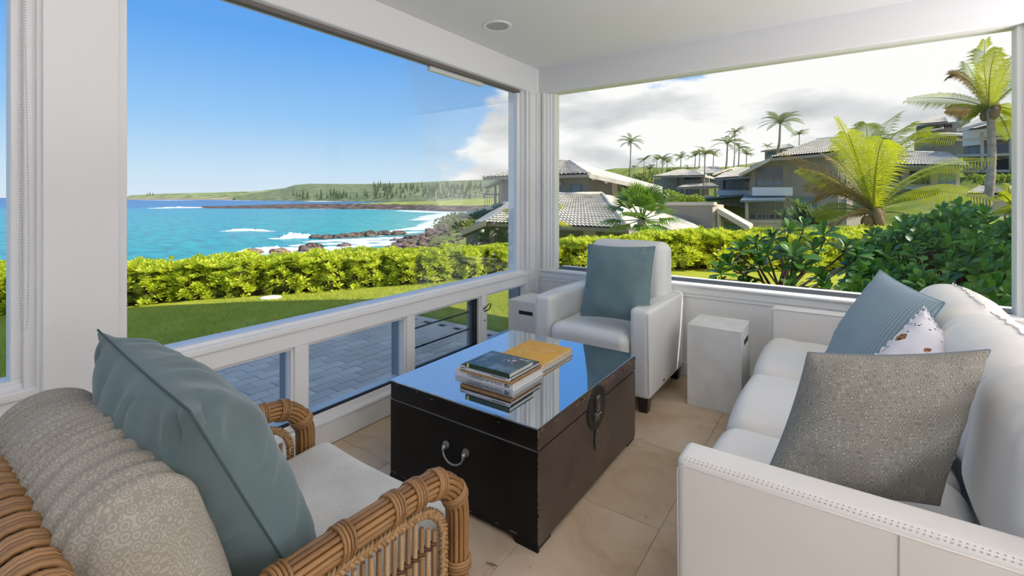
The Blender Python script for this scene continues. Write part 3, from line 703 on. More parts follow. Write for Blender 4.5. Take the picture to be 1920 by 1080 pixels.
def leg(mb, x, y, w=.07, h=.09):
    a, c = w / 2, w / 2 * .72; mb.add([(x - c, y - c, 0), (x + c, y - c, 0), (x + c, y + c, 0), (x - c, y + c, 0), (x - a, y - a, h), (x + a, y - a, h), (x + a, y + a, h), (x - a, y + a, h)], [(0, 3, 2, 1), (4, 5, 6, 7), (0, 1, 5, 4), (1, 2, 6, 5), (2, 3, 7, 6), (3, 0, 4, 7)]); return mb
for x in (-1.70, -.978):
    for y in (2.80, 3.44): leg(MB(), x, y).build('leg', M['darkwood'], rc_)
MB().bbox(-.931, -.924, 3.0, 3.03, .125, .14, .002).build('recline_release', M['black'], rc_)

# sofa ---------------------------------------------------------------------------
sf = thing('leather_sofa', 'cream white leather sofa along the right side', 'sofa', (.1, 2.3, 0))
YN, YS = 1.26, 3.405
def sarm(q): return (q.x, q.y, q.z)
arm_n = MB().soft((.09, YN + .055, .335), (.445, .055, .285), .022, 4, 10).build('arm', M['leather_warm'], sf)
arm_f = MB().soft((.09, YS - .055, .335), (.445, .055, .285), .022, 4, 10).build('arm', M['leather_warm'], sf)
st = MB()
for k in range(82):
    x = -.335 + k * .0105; st.box(x, x + .004, YN + .0042, YN + .0058, .6125, .6147); st.box(x + .003, x + .006, YN + .0105, YN + .012, .6172, .6192)
tag(st.build('stitching', M['thread'], arm_n), kind='stuff')
MB().tube([(-.349, YN + .004, .06), (-.352, YN + .002, .588), (-.335, YN - .0006, .600), (.53, YN - .0006, .600)], .0016, 6).build('welt', M['leather_warm'], arm_n)
MB().tube([(.10, YN - .0012, .06), (.10, YN - .0012, .598)], .0016, 6).build('panel_seam', M['thread'], arm_n)
MB().tube([(-.352, YS - .11, .1), (-.355, YS - .108, .585), (-.335, YS - .109, .612), (.53, YS - .109, .618)], .003, 6).build('welt', M['leather_warm'], arm_f)
MB().bbox(-.30, .53, YN + .1, YS - .1, .07, .30, .01).build('base', M['leather_warm'], sf)
def seatw(seed):
    def f(q):
        t = max(0, q.z) / .085; n = noise.noise(Vector((q.x * 4, q.y * 4, seed)))
        w_ = math.sin(q.x * 46 + 4 * noise.noise(Vector((q.x * 3, q.y * 4, seed)))) * .003 * math.exp(-((abs(q.y) - .28) / .09) ** 2)
        return (q.x - .012 * (1 - (q.y / .31) ** 2) * (1 if q.x < 0 else 0), q.y, q.z + t * (.018 * (1 - (q.x / .4) ** 2) * (1 - (q.y / .33) ** 2) + .006 * n + w_))
    return f
ys = [YN + .112, 1.93, 2.60, YS - .112]
for k in range(3):
    MB().soft((-.03, (ys[k] + ys[k + 1]) / 2, .365), (.335, (ys[k + 1] - ys[k]) / 2 - .002, .085), .062, 5, 24, seatw(k * 3.7)).build('seat_cushion', M['leather_warm'], sf)
def backw(seed):
    def f(q):
        e = math.exp(-((.22 - q.z) / .14) ** 2); n = noise.noise(Vector((q.y * 4, q.z * 4, seed)))
        w_ = math.sin(q.y * 62 + 7 * noise.noise(Vector((q.y * 3, q.z * 3, seed)))) * .003 * e
        bl_ = max(0, 1 - (q.y / .35) ** 2)
        return (q.x * (1 + .12 * bl_) + w_ * max(-1, min(1, q.x / .08)) + .008 * n, q.y, q.z + w_ + .018 * bl_ * (1 if q.z > 0 else 0) + .006 * n)
    return f
for k in range(3):
    a, b_ = ys[k] - (.06 if k == 0 else 0), ys[k + 1] + (.07 if k == 2 else 0)
    cc = ((.44), (a + b_) / 2, .625); hh = (.135, (b_ - a) / 2 - .002, .222)
    bc = MB().soft(cc, hh, .128, 7, 34, backw(k * 5.1 + 1), mat=Matrix.Rotation(R(9), 4, 'Y')).build('back_cushion', M['leather_warm'], sf)
    n = 24; f = backw(k * 5.1 + 1); mm = Matrix.Rotation(R(9), 4, 'Y')
    MB().tube([mm @ Vector(f(Vector((.0, -hh[1] + .05 + (2 * hh[1] - .1) * i / n, .2255)))) + Vector(cc) + V(.004 * math.sin(i * 2.1), 0, .001) for i in range(n + 1)], .0032, 6).build('top_seam', M['leather_warm'], bc)
MB().soft((.50, (YN + YS) / 2, .42), (.07, (YS - YN) / 2, .36), .04, 3, 6).build('back_frame', M['leather_warm'], sf)
for x in (-.30, .48):
    for y in (YN + .06, YS - .06): leg(MB(), x, y, .06, .07).build('leg', M['darkwood'], sf)
# pillows on the sofa
bluefab = mat('blue_stripe_fabric', (.33, .42, .475), .85, .2); nt, b = nodes(bluefab); tc = nt.nodes.new('ShaderNodeTexCoord')
wv = N(nt, 'ShaderNodeTexWave', i_Scale=26.0, i_Distortion=.6, i_Detail=1.0); wv.bands_direction = 'X'; nt.links.new(tc.outputs['Object'], wv.inputs['Vector'])
nt.links.new(ramp(nt, wv.outputs[0], [(.3, (.27, .355, .405)), (.7, (.37, .465, .52))]), b.inputs['Base Color'])
pillow('light blue ribbed pillow standing at the far end of the sofa', bluefab, (.117, 2.96, .95), (.305, 2.60, .88), (-.035, 2.80, .49), .17, seed=8.2, wr=.004, ear=.05)
wf_ = mat('white_spotted_fabric', (.76, .74, .79), .8, .2); nt, b = nodes(wf_); tc = nt.nodes.new('ShaderNodeTexCoord')
v1 = N(nt, 'ShaderNodeTexVoronoi', i_Scale=58.0); nt.links.new(tc.outputs['Object'], v1.inputs['Vector'])
keep = N(nt, 'ShaderNodeTexNoise', i_Scale=9.0); nt.links.new(tc.outputs['Object'], keep.inputs['Vector'])
dm = mathn(nt, 'MULTIPLY', mathn(nt, 'LESS_THAN', v1.outputs['Distance'], .24), mathn(nt, 'GREATER_THAN', keep.outputs[0], .50))
c = mixc(nt, dm, (.78, .76, .81), (.03, .035, .05))
lp = N(nt, 'ShaderNodeTexNoise', i_Scale=11.0, i_Detail=1.0); mpp = N(nt, 'ShaderNodeMapping'); mpp.inputs['Location'].default_value = (3.1, 1.7, 0); nt.links.new(tc.outputs['Object'], mpp.inputs[0]); nt.links.new(mpp.outputs[0], lp.inputs['Vector'])
v2 = N(nt, 'ShaderNodeTexVoronoi', i_Scale=85.0); v2.feature = 'DISTANCE_TO_EDGE'; nt.links.new(tc.outputs['Object'], v2.inputs['Vector'])
leo = ramp(nt, v2.outputs['Distance'], [(.05, (.05, .025, .02)), (.16, (.60, .30, .14))])
c = mixc(nt, ramp(nt, lp.outputs[0], [(.615, (0, 0, 0)), (.63, (1, 1, 1))]), c, leo)
pk = N(nt, 'ShaderNodeTexNoise', i_Scale=13.0); mp3 = N(nt, 'ShaderNodeMapping'); mp3.inputs['Location'].default_value = (7.3, 2.2, 1); nt.links.new(tc.outputs['Object'], mp3.inputs[0]); nt.links.new(mp3.outputs[0], pk.inputs['Vector'])
c = mixc(nt, ramp(nt, pk.outputs[0], [(.68, (0, 0, 0)), (.70, (1, 1, 1))]), c, (.42, .06, .13)); nt.links.new(c, b.inputs['Base Color'])
wp = pillow('white spotted pillow with frilled lace edge behind the grey patterned pillow', wf_, (.27, 2.45, .86), (.43, 2.14, .62), (.03, 2.23, .60), .16, shear=True, seed=11.4, wr=.004, ear=.05)
# frilled edge
se = [q for q in wp.children if q.name.startswith('seam')][0]; m_, w_, h_ = frame3((.27, 2.45, .86), (.43, 2.14, .62), (.03, 2.23, .60), True); mb2, ed = pillow_mesh(w_, h_, .16, seed=11.4, ear=.05); r3 = m_.to_3x3(); fr = MB(); rows = [[], []]
for i, p in enumerate(ed):
    o = Vector((p.x, p.y, 0)).normalized(); z_ = .006 * math.sin(i * 1.9); rows[0].append(p); rows[1].append(p + o * (.011 + .005 * math.sin(i * 2.3)) + V(0, 0, z_))
rows = [[r3 @ q for q in r_] for r_ in rows]; fr.grid(rows); obj('lace_edge', fr.mesh('lace_edge', mat('lace', (.78, .77, .80), .8)), wp)
pillow('large grey patterned pillow resting against the near sofa arm', M['ring'], (-.078, 1.625, .845), (.325, 1.75, .895), (-.195, 1.50, .455), .22, shear=True, seam_m=mat('blue_grey_seam', (.22, .25, .28), .9), seed=14.9, wr=.005, ear=.06, p=3.0, q=.52)
# ------------------------------------------------------------------ garden and ground
def rd(p): return p.x * RT.x + p.y * RT.y, p.x * FW.x + p.y * FW.y
def lawn_z(x, y):
    z = -.15 - .105 * max(0, -5.3 - x) - .04 * max(0, y - 4) - .03 * max(0, min(1, (y - 4))) 
    return max(z, -.8)
grass = mat('grass', (.155, .27, .03), .9, .15, var=(2.2, .25)); nt, b = nodes(grass); tc = nt.nodes.new('ShaderNodeTexCoord')
n1 = N(nt, 'ShaderNodeTexNoise', i_Scale=1.4, i_Detail=8.0, i_Roughness=.65); nt.links.new(tc.outputs['Object'], n1.inputs['Vector'])
n2 = N(nt, 'ShaderNodeTexNoise', i_Scale=70.0, i_Detail=4.0, i_Roughness=.7); nt.links.new(tc.outputs['Object'], n2.inputs['Vector'])
c = mixc(nt, 1.0, ramp(nt, n1.outputs[0], [(.3, (.38, .42, .035)), (.7, (.60, .58, .07))]), ramp(nt, n2.outputs[0], [(.35, (.55, .62, .5)), (.65, (1.15, 1.15, 1.1))]), 'MULTIPLY'); nt.links.new(c, b.inputs['Base Color'])
bp = N(nt, 'ShaderNodeBump', i_Strength=.7, i_Distance=.03); nt.links.new(n2.outputs[0], bp.inputs['Height']); nt.links.new(bp.outputs[0], b.inputs['Normal'])
rows = []
lx = [-13 + j * .34 for j in range(23)] + [-5.352, -5.348] + [-5.0 + j * .33 for j in range(37)]; ly = [-6 + i * .33 for i in range(31)] + [4.048, 4.052] + [4.3 + i * .3 for i in range(44)]
for y in ly: rows.append([V(x, y, (lawn_z(x, y) + .012 * noise.noise(Vector((x, y, 0)))) if (x < -5.35 or y > 4.05) else -.5) for x in lx])
lawn = struct(MB().grid(rows).build('lawn', grass))
# short blades over the nearer lawn
rg = random.Random(5); gb = MB(); gbm = leafmat('grass_blade', (.28, .36, .03), (.62, .60, .07), .25, .6)
for k in range(26000):
    if rg.random() < .62: x, y = rg.uniform(-8.6, -5.36), rg.uniform(-.5, 8)
    else: x, y = rg.uniform(-5.3, 1), rg.uniform(4.1, 9)
    z = lawn_z(x, y); a = rg.uniform(0, 6.28); h = rg.uniform(.02, .045); w_ = .004; d = V(math.cos(a), math.sin(a), 0); l = V(rg.uniform(-.02, .02), rg.uniform(-.02, .02), h)
    gb.add([V(x, y, z) - d * w_, V(x, y, z) + d * w_, V(x, y, z) + l], [(0, 1, 2)])
tag(gb.build('grass_blades', gbm), 'short mown grass blades on the lawn between the terrace and hedge', 'grass', kind='stuff')
# terrace of concrete pavers
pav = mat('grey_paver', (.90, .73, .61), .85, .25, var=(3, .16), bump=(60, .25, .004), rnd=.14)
ter = struct(MB().box(-5.35, XA - .14, -3, 4.05, -.40, -.172).build('terrace', mat('paver_joint', (.035, .032, .03), .95)))
PW, PL = .118, .205
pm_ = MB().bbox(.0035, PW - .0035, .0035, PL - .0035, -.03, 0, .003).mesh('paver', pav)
cand = []
for i in range(25):
    xx = XA - .16 - (i + 1) * PW
    if xx < -5.16: break
    for j in range(-14, 19):
        yy = .08 + j * PL + (i % 2) * PL * .5
        if yy + PL > 4.0: continue
        cand.append((xx, yy))
def seen(q):          # how large it shows: near the view wedge first
    r_, d_ = rd(V(q[0], q[1], 0)); vis = d_ > .8 and -1.12 < r_ / d_ < .2
    return (0 if vis else 1, d_)
cand.sort(key=seen); rest = MB(); rp = random.Random(2)
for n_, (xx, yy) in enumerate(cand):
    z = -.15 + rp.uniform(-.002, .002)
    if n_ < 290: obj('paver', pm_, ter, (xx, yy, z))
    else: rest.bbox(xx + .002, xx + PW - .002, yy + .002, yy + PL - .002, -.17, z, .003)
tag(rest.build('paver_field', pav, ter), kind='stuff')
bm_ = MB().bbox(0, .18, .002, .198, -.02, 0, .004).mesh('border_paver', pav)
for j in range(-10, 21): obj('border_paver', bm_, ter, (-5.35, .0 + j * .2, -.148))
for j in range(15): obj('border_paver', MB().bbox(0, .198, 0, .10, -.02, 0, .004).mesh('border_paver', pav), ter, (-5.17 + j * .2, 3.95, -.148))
dr = thing('drain_cover', 'pale round drain cover lying in the lawn near the shadow edge', 'drain cover', (0, 0, 0))
dp = at(508, 583, 8.2); dr.location = (dp.x, dp.y, lawn_z(dp.x, dp.y)); MB().disc((dp.x, dp.y, lawn_z(dp.x, dp.y) + .01), (0, 0, 1), 0, .14, .025, 20).build('lid', M['concrete'], dr); MB().disc((dp.x, dp.y, lawn_z(dp.x, dp.y) + .005), (0, 0, 1), .14, .17, .02, 20).build('ring', M['concrete'], dr)

# ------------------------------------------------------------------ plants
def leaf(l, w, up=.25, droop=.2, tip=.75, fold=.15):
    """spatulate leaf along +X, widest near the tip; returns verts, faces"""
    xs = [0, .35, tip, 1.0]; ws = [.12, .55, 1.0, .0]; vs = []; fs = []
    for x, ww in zip(xs[:3], ws[:3]):
        z = up * x * l - droop * x * x * l
        vs += [V(x * l, -ww * w / 2, z + fold * ww * w * .5), V(x * l, 0, z), V(x * l, ww * w / 2, z + fold * ww * w * .5)]
    vs.append(V(l * .94, -w * .3, up * l * .94 - droop * l * .88)); vs.append(V(l, 0, up * l - droop * l)); vs.append(V(l * .94, w * .3, up * l * .94 - droop * l * .88))
    for k in range(3):
        a = k * 3; fs += [(a, a + 1, a + 4, a + 3), (a + 1, a + 2, a + 5, a + 4)]
    return vs, fs
def small_leaf(l, w):     # 2-face leaf for hedges
    return [V(0, 0, 0), V(l * .7, -w / 2, l * .12), V(l, 0, l * .06), V(l * .7, w / 2, l * .12), V(l * .68, 0, l * .05)], [(0, 1, 4), (1, 2, 4), (2, 3, 4), (3, 0, 4)]
def rosette(mb, c, nrm, rng, n=12, l=.10, w=.045, small=True):
    nrm = Vector(nrm).normalized(); q = nrm.to_track_quat('Z', 'Y').to_matrix(); c = Vector(c)
    for k in range(n):
        a = 2.4 * k + rng.uniform(-.2, .2); e = .25 + 1.05 * (k / n) ** 1.1 + rng.uniform(-.12, .12); s = rng.uniform(.75, 1.15) * (1 - .25 * k / n)
        m = q @ Matrix.Rotation(a, 3, 'Z') @ Matrix.Rotation(-e, 3, 'Y')
        vs, fs = small_leaf(l * s, w * s) if small else leaf(l * s, w * s, .1, .25)
        mb.add([c + m @ p for p in vs], fs, True)
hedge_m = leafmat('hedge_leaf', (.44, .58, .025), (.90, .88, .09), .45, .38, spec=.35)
twig_m = mat('twig_bark', (.13, .085, .05), .9, .2)
HED = []
for v_ in range(4):
    rng = random.Random(40 + v_); fo = MB(); tw = MB()
    for k in range(230):
        a = rng.uniform(0, 2 * math.pi); hh = rng.random() ** .8
        rr_ = (.54 + .14 * math.sin(3 * a + v_) + .1 * math.sin(5 * a + 2 * v_)) * (1 - .45 * max(0, hh - .5) / .5)
        if rng.random() < .34: rr_ *= rng.random() ** .5; hh = 1 - .14 * rng.random()
        rr_ *= 1.06 - .22 * rng.random()
        z = .05 + .84 * hh + .12 * noise.noise(Vector((rr_ * math.cos(a) * 3, rr_ * math.sin(a) * 3, v_))) + (.10 * rng.random() if rng.random() < .12 else 0)
        p = V(rr_ * math.cos(a), rr_ * math.sin(a), z); nr = V(math.cos(a) * rr_ * .8 + rng.uniform(-.2, .2), math.sin(a) * rr_ * .8 + rng.uniform(-.2, .2), .45 + .8 * hh)
        rosette(fo, p, nr, rng, 12, .165 * rng.uniform(.8, 1.15), .056)
        if k % 4 == 0: tw.tube([V(.15 * math.cos(a), .15 * math.sin(a), 0), V(.3 * math.cos(a + .3), .3 * math.sin(a + .3), .4 * z), p], [.014, .01, .005], 5)
    for k in range(50):      # deeper leaves
        a = rng.uniform(0, 6.28); rr_ = rng.uniform(.15, .42); rosette(fo, V(rr_ * math.cos(a), rr_ * math.sin(a), rng.uniform(.15, .75)), V(math.cos(a), math.sin(a), .5), rng, 9, .14, .055)
    HED.append((fo.mesh('foliage', hedge_m), tw.mesh('branches', twig_m)))
path = [(-14.5, 8.5), (-10.2, 8.65), (-7.6, 8.95), (-4.4, 9.4), (-1.7, 10.1), (1.0, 11.4), (4.4, 12.0), (6.6, 12.2), (9.2, 12.6), (13.0, 13.0), (17.0, 13.0)]
hs_ = [.80, .80, .82, .84, .76, .66, .96, 1.02, 1.12, 1.25, 1.4]
seg = []
for (a, b_), (ha, hb_) in zip(zip(path, path[1:]), zip(hs_, hs_[1:])):
    L_ = math.dist(a, b_); n_ = max(1, round(L_ / .72))
    for k in range(n_): t_ = k / n_; seg.append((a[0] + (b_[0] - a[0]) * t_, a[1] + (b_[1] - a[1]) * t_, ha + (hb_ - ha) * t_))
rh = random.Random(11)
for i, (r_, d_, h_) in enumerate(seg):
    for row in (0, 1):
        p = W(r_ + rh.uniform(-.1, .1) + row * .3, d_ + row * .55 + rh.uniform(-.08, .08), 0); z = lawn_z(p.x, p.y)
        t = thing('hedge_bush', 'bright yellow green leafy hedge bush bordering the lawn', 'bush', (p.x, p.y, z - .03), 'naupaka hedge bushes around the lawn')
        s = h_ * rh.uniform(.93, 1.08); t.scale = (s * 1.06, s * 1.06, s); t.rotation_euler = (0, 0, rh.uniform(0, 6.28))
        f_, b__ = HED[(i * 2 + row + i // 3) % 4]; obj('foliage', f_, t); obj('branches', b__, t)

# dark glossy shrubs close to the garden window: every large leaf its own piece
shr_m = leafmat('glossy_shaded_leaf', (.025, .10, .012), (.085, .22, .025), .25, .36, spec=.35)  # leaf colour kept dark to stand in for shade on these shrubs
vs, fs = leaf(.155, .075, .12, .22); LM = [MB().add(vs, fs, True).mesh('leaf', shr_m)]
vs, fs = leaf(.14, .076, .2, .30); LM.append(MB().add(vs, fs, True).mesh('leaf', shr_m))
vs, fs = leaf(.165, .07, .05, .12); LM.append(MB().add(vs, fs, True).mesh('leaf', shr_m))
bark = mat('dark_bark', (.055, .035, .022), .9, .2, bump=(60, .5, .01))
def shrub(label, base, ros, limit, rng, n=13, size=1.0, twigs=True, rest_ros=(), hub=None):
    t = thing('naupaka_shrub', label, 'shrub', base); br = MB(); cnt = 0; restm = MB(); b0 = Vector(base)
    for idx_, (c, nr, s) in enumerate(list(ros) + list(rest_ros)):
        c = Vector(c); q = Vector(nr).normalized().to_track_quat('Z', 'Y').to_matrix().to_4x4()
        if twigs:
            o_ = Vector(hub) if hub else b0; mid = o_.lerp(c, .55) + V(rng.uniform(-.08, .08), rng.uniform(-.08, .08), rng.uniform(-.12, .02)); br.tube([o_ + (mid - o_) * .1, o_ + (mid - o_) * .5 + V(rng.uniform(-.04, .04), 0, -.04), mid, c - Vector(nr).normalized() * .05, c], [.02, .015, .011, .008, .005], 6)
        for k in range(n):
            a = 2.4 * k + rng.uniform(-.2, .2); e = .05 + 1.2 * (k / n) ** 1.2 + rng.uniform(-.1, .1); sc = s * size * rng.uniform(.8, 1.15) * (1 - .3 * k / n)
            m = Matrix.Translation(c + Vector(nr).normalized() * .03 * k / n) @ q @ Matrix.Rotation(a, 4, 'Z') @ Matrix.Rotation(-e, 4, 'Y') @ Matrix.Scale(sc, 4)
            if cnt < limit and idx_ < len(ros):
                o = obj('leaf', LM[k % 3], t); o.matrix_local = Matrix.Translation(-b0) @ m; cnt += 1
            else:
                me = LM[k % 3]; restm.add([m @ v.co for v in me.vertices], [tuple(p.vertices) for p in me.polygons], True)
    if hub: br.tube([b0, b0.lerp(Vector(hub), .5) + V(.05, 0, 0), Vector(hub)], [.05, .045, .035], 8); br.tube([Vector(hub), Vector(hub) + RT * -.3 + V(0, 0, -.12), Vector(hub) + RT * -.55 + V(0, 0, -.3)], [.035, .03, .025], 7)
    br.build('branches', bark, t)
    if restm.v: tag(restm.build('foliage', shr_m, t), kind='stuff')
    return t
rs = random.Random(21)
def rp_(px, py, d, s=1.0, lean=0): return (at(px, py, d), (rs.uniform(-.5, .5) - .25 * RT.x + lean, rs.uniform(-.6, .1), 1.0), s)
front = [rp_(1372, 500, 4.7), rp_(1352, 515, 4.6, .9), rp_(1392, 516, 4.8, .9), rp_(1388, 472, 4.9, .9), rp_(1440, 478, 4.75), rp_(1432, 500, 4.7), rp_(1418, 460, 5.0, .8), rp_(1488, 484, 4.6, 1.15), rp_(1500, 505, 4.55, 1.0),
         rp_(1478, 438, 4.9, 1.0), rp_(1506, 428, 5.0, .9), rp_(1452, 448, 5.0, .85), rp_(1545, 442, 5.0, .9), rp_(1584, 468, 4.9, 1.0), rp_(1548, 530, 4.3, 1.05), rp_(1556, 552, 4.25, .9), rp_(1486, 546, 4.35, .9), rp_(1345, 540, 4.5, .8), rp_(1402, 540, 4.7, .8), rp_(1605, 480, 4.9, 1.0), rp_(1525, 470, 4.9, .8)]
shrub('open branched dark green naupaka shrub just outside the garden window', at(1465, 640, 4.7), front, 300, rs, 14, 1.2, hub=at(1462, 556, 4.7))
dense = []
outline = [(1575, 500), (1600, 465), (1640, 448), (1690, 425), (1740, 405), (1800, 400), (1850, 410), (1890, 420), (1930, 420)]
for k in range(210):
    px = rs.uniform(1585, 1960); i_ = 0
    while i_ < len(outline) - 2 and outline[i_ + 1][0] < px: i_ += 1
    (xa, ya), (xb, yb) = outline[i_], outline[i_ + 1]; top = ya + (yb - ya) * (px - xa) / (xb - xa)
    f_ = rs.random(); py = top + 8 + (610 - top) * f_
    d_ = 6.0 - 2.0 * f_ - (px - 1585) / 375 * .5 + rs.uniform(-.15, .15)
    dense.append((d_, (at(px, py, d_), (rs.uniform(-.6, .2) - .3, rs.uniform(-.9, .1), .9), rs.uniform(.85, 1.2))))
dense.sort(key=lambda q: q[0])
big = [q[1] for q in dense]
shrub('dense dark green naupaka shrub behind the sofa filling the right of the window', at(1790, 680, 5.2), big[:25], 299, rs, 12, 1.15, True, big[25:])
back = []
for k in range(110):
    px = rs.uniform(1600, 1940); i_ = 0
    while i_ < len(outline) - 2 and outline[i_ + 1][0] < px: i_ += 1
    (xa, ya), (xb, yb) = outline[i_], outline[i_ + 1]; top = ya + (yb - ya) * (px - xa) / (xb - xa)
    py = top - 8 + rs.random() * 110; d_ = 6.8 + rs.uniform(-.3, .5) - (py - top) * .006; back.append((at(px, py, d_), (rs.uniform(-.6, .3) - .2, rs.uniform(-.8, .2), 1.0), rs.uniform(.9, 1.2)))
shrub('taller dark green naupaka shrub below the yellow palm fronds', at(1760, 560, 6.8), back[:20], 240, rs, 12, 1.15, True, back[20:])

# ------------------------------------------------------------------ palms
def frond_mesh(name, m, pts, leaf_len, width=.03, n=46, droop=.7, rachis=.018, roll=0.0, curl=0.0, asym=0.0, rng=random):
    """pts: bezier control (3) from crown to tip; leaflets comb from the midrib"""
    P0, P1, P2 = [Vector(p) for p in pts]; mb = MB(); P = []
    for i in range(n + 1): t = i / n; P.append(P0 * (1 - t) ** 2 + P1 * 2 * t * (1 - t) + P2 * t * t)
    mb.tube(P[::3] + ([P[-1]] if n % 3 else []), [rachis * (1 - .85 * i / max(1, len(P[::3]) - (0 if n % 3 else 1))) for i in range(len(P[::3]) + (1 if n % 3 else 0))], 5)
    for i in range(3, n + 1):
        t = i / n; tg = (P[min(n, i + 1)] - P[i - 1]).normalized(); sd = tg.cross(V(0, 0, 1))
        if sd.length < .05: sd = V(1, 0, 0)
        sd.normalize(); up = sd.cross(tg).normalized(); h_ = roll * max(0, 1 - abs(tg.z)); sd, up = sd * math.cos(h_) + up * math.sin(h_), up * math.cos(h_) - sd * math.sin(h_)
        ll = leaf_len * (math.sin(min(1, t * 1.25 + .12) * math.pi * .55) if t < .65 else 1.0 * (1 - (t - .65) / .35 * .65)) * rng.uniform(.85, 1.1)
        for s in (-1, 1):
            d = (sd * s * .9 + tg * (.42 + .5 * t) + up * (.12 + asym * s)).normalized(); e1 = P[i] + d * ll * .5; e2 = P[i] + d * ll * .8 + V(0, 0, -droop * ll * .38) + V(curl * ll * .3, 0, 0)
            e1 = e1 + V(0, 0, -droop * ll * .10); wv_ = tg * (width * .5)
            mb.add([P[i] - wv_ * .5, P[i] + wv_ * .5, e1 + wv_, e1 - wv_, e2], [(0, 1, 2, 3), (3, 2, 4)], True)
    return mb
def trunk(mb, a, b_, r0, r1, bend=.0, rings=18):
    a, b_ = Vector(a), Vector(b_); pts = []; rads = []
    for i in range(rings * 2 + 1):
        t = i / (rings * 2); p = a.lerp(b_, t) + V(bend * math.sin(t * math.pi), 0, 0); pts.append(p); rads.append((r0 + (r1 - r0) * t) * (1.05 if i % 2 else .97) * (1 + .35 * max(0, .08 - t) / .08))
    return mb.tube(pts, rads, 10)
palm_bark = mat('palm_trunk_bark', (.36, .31, .26), .9, .2, var=(6, .25), bump=(14, .5, .02))
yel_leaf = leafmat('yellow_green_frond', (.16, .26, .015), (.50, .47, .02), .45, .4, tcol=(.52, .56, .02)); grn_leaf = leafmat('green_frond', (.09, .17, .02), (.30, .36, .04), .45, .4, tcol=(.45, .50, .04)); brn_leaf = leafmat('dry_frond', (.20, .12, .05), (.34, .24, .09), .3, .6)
far_leaf = leafmat('far_palm_frond', (.08, .13, .03), (.24, .27, .07), .35, .5, tcol=(.30, .33, .06))
def near_palm(label, crown, base, fr, r0, r1, d, leaf_len, width, bend=0):
    c = at(*crown); t = thing('coconut_palm', label, 'palm', at(*base)); trunk(MB(), at(*base), c, r0, r1, bend).build('trunk', palm_bark, t)
    rg_ = random.Random(int(crown[0])); m = MB()
    for k in range(7): m.ball(c + V(rg_.uniform(-.2, .2), rg_.uniform(-.2, .2), rg_.uniform(-.3, .05)), .13, .13, .2, 7, 5)
    m.build('crown_base', mat('palm_fibre', (.22, .15, .08), .9), t)
    for (cpx, cpy, tpx, tpy, dd, mt_, ls) in fr:
        md, td = d + dd * .5, d + dd
        frond_mesh('frond', mt_, [c, at(cpx, cpy, md), at(tpx, tpy, td)], leaf_len * ls, width, 52, .75, .03, rg_.uniform(.5, 1.1) * (1 if tpx > crown[0] else -1), rng=rg_).build('frond', mt_, t)
    return t
Y_, G_, B_ = yel_leaf, grn_leaf, brn_leaf
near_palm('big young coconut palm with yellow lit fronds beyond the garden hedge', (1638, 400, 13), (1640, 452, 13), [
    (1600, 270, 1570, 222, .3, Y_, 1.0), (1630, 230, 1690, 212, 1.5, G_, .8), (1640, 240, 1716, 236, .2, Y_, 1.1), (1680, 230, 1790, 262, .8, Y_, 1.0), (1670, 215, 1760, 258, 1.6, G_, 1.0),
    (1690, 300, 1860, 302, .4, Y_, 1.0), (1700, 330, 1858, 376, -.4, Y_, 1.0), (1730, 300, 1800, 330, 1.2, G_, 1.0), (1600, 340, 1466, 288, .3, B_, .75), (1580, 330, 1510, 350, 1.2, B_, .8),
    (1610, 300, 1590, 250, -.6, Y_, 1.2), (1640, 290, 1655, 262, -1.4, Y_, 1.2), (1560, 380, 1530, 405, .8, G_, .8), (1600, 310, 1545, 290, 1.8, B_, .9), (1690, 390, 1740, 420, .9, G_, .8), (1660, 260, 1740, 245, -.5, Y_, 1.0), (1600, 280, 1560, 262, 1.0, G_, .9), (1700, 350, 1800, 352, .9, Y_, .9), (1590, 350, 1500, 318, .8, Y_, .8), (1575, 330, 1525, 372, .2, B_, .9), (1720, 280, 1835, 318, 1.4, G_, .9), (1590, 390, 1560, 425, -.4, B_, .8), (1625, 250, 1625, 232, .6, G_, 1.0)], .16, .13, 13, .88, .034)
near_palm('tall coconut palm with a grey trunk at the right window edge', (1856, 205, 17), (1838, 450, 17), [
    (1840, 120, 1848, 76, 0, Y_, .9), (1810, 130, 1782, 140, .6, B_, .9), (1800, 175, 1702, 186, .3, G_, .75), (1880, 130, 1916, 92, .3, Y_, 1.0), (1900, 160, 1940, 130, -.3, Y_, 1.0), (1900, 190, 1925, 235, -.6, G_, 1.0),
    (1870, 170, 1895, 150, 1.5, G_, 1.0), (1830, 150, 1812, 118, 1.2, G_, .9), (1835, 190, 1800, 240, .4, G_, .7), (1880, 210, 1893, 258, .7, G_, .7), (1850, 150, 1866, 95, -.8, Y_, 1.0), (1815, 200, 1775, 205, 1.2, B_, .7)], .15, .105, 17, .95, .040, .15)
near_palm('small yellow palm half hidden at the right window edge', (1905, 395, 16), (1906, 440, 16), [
    (1880, 350, 1866, 372, 0, Y_, .8), (1885, 340, 1895, 348, .5, Y_, .8), (1915, 340, 1935, 352, 0, Y_, .8), (1890, 385, 1862, 398, -.4, Y_, .8), (1920, 380, 1945, 400, -.2, Y_, .8), (1900, 360, 1908, 345, .8, G_, .8)], .1, .08, 16, .5, .036)
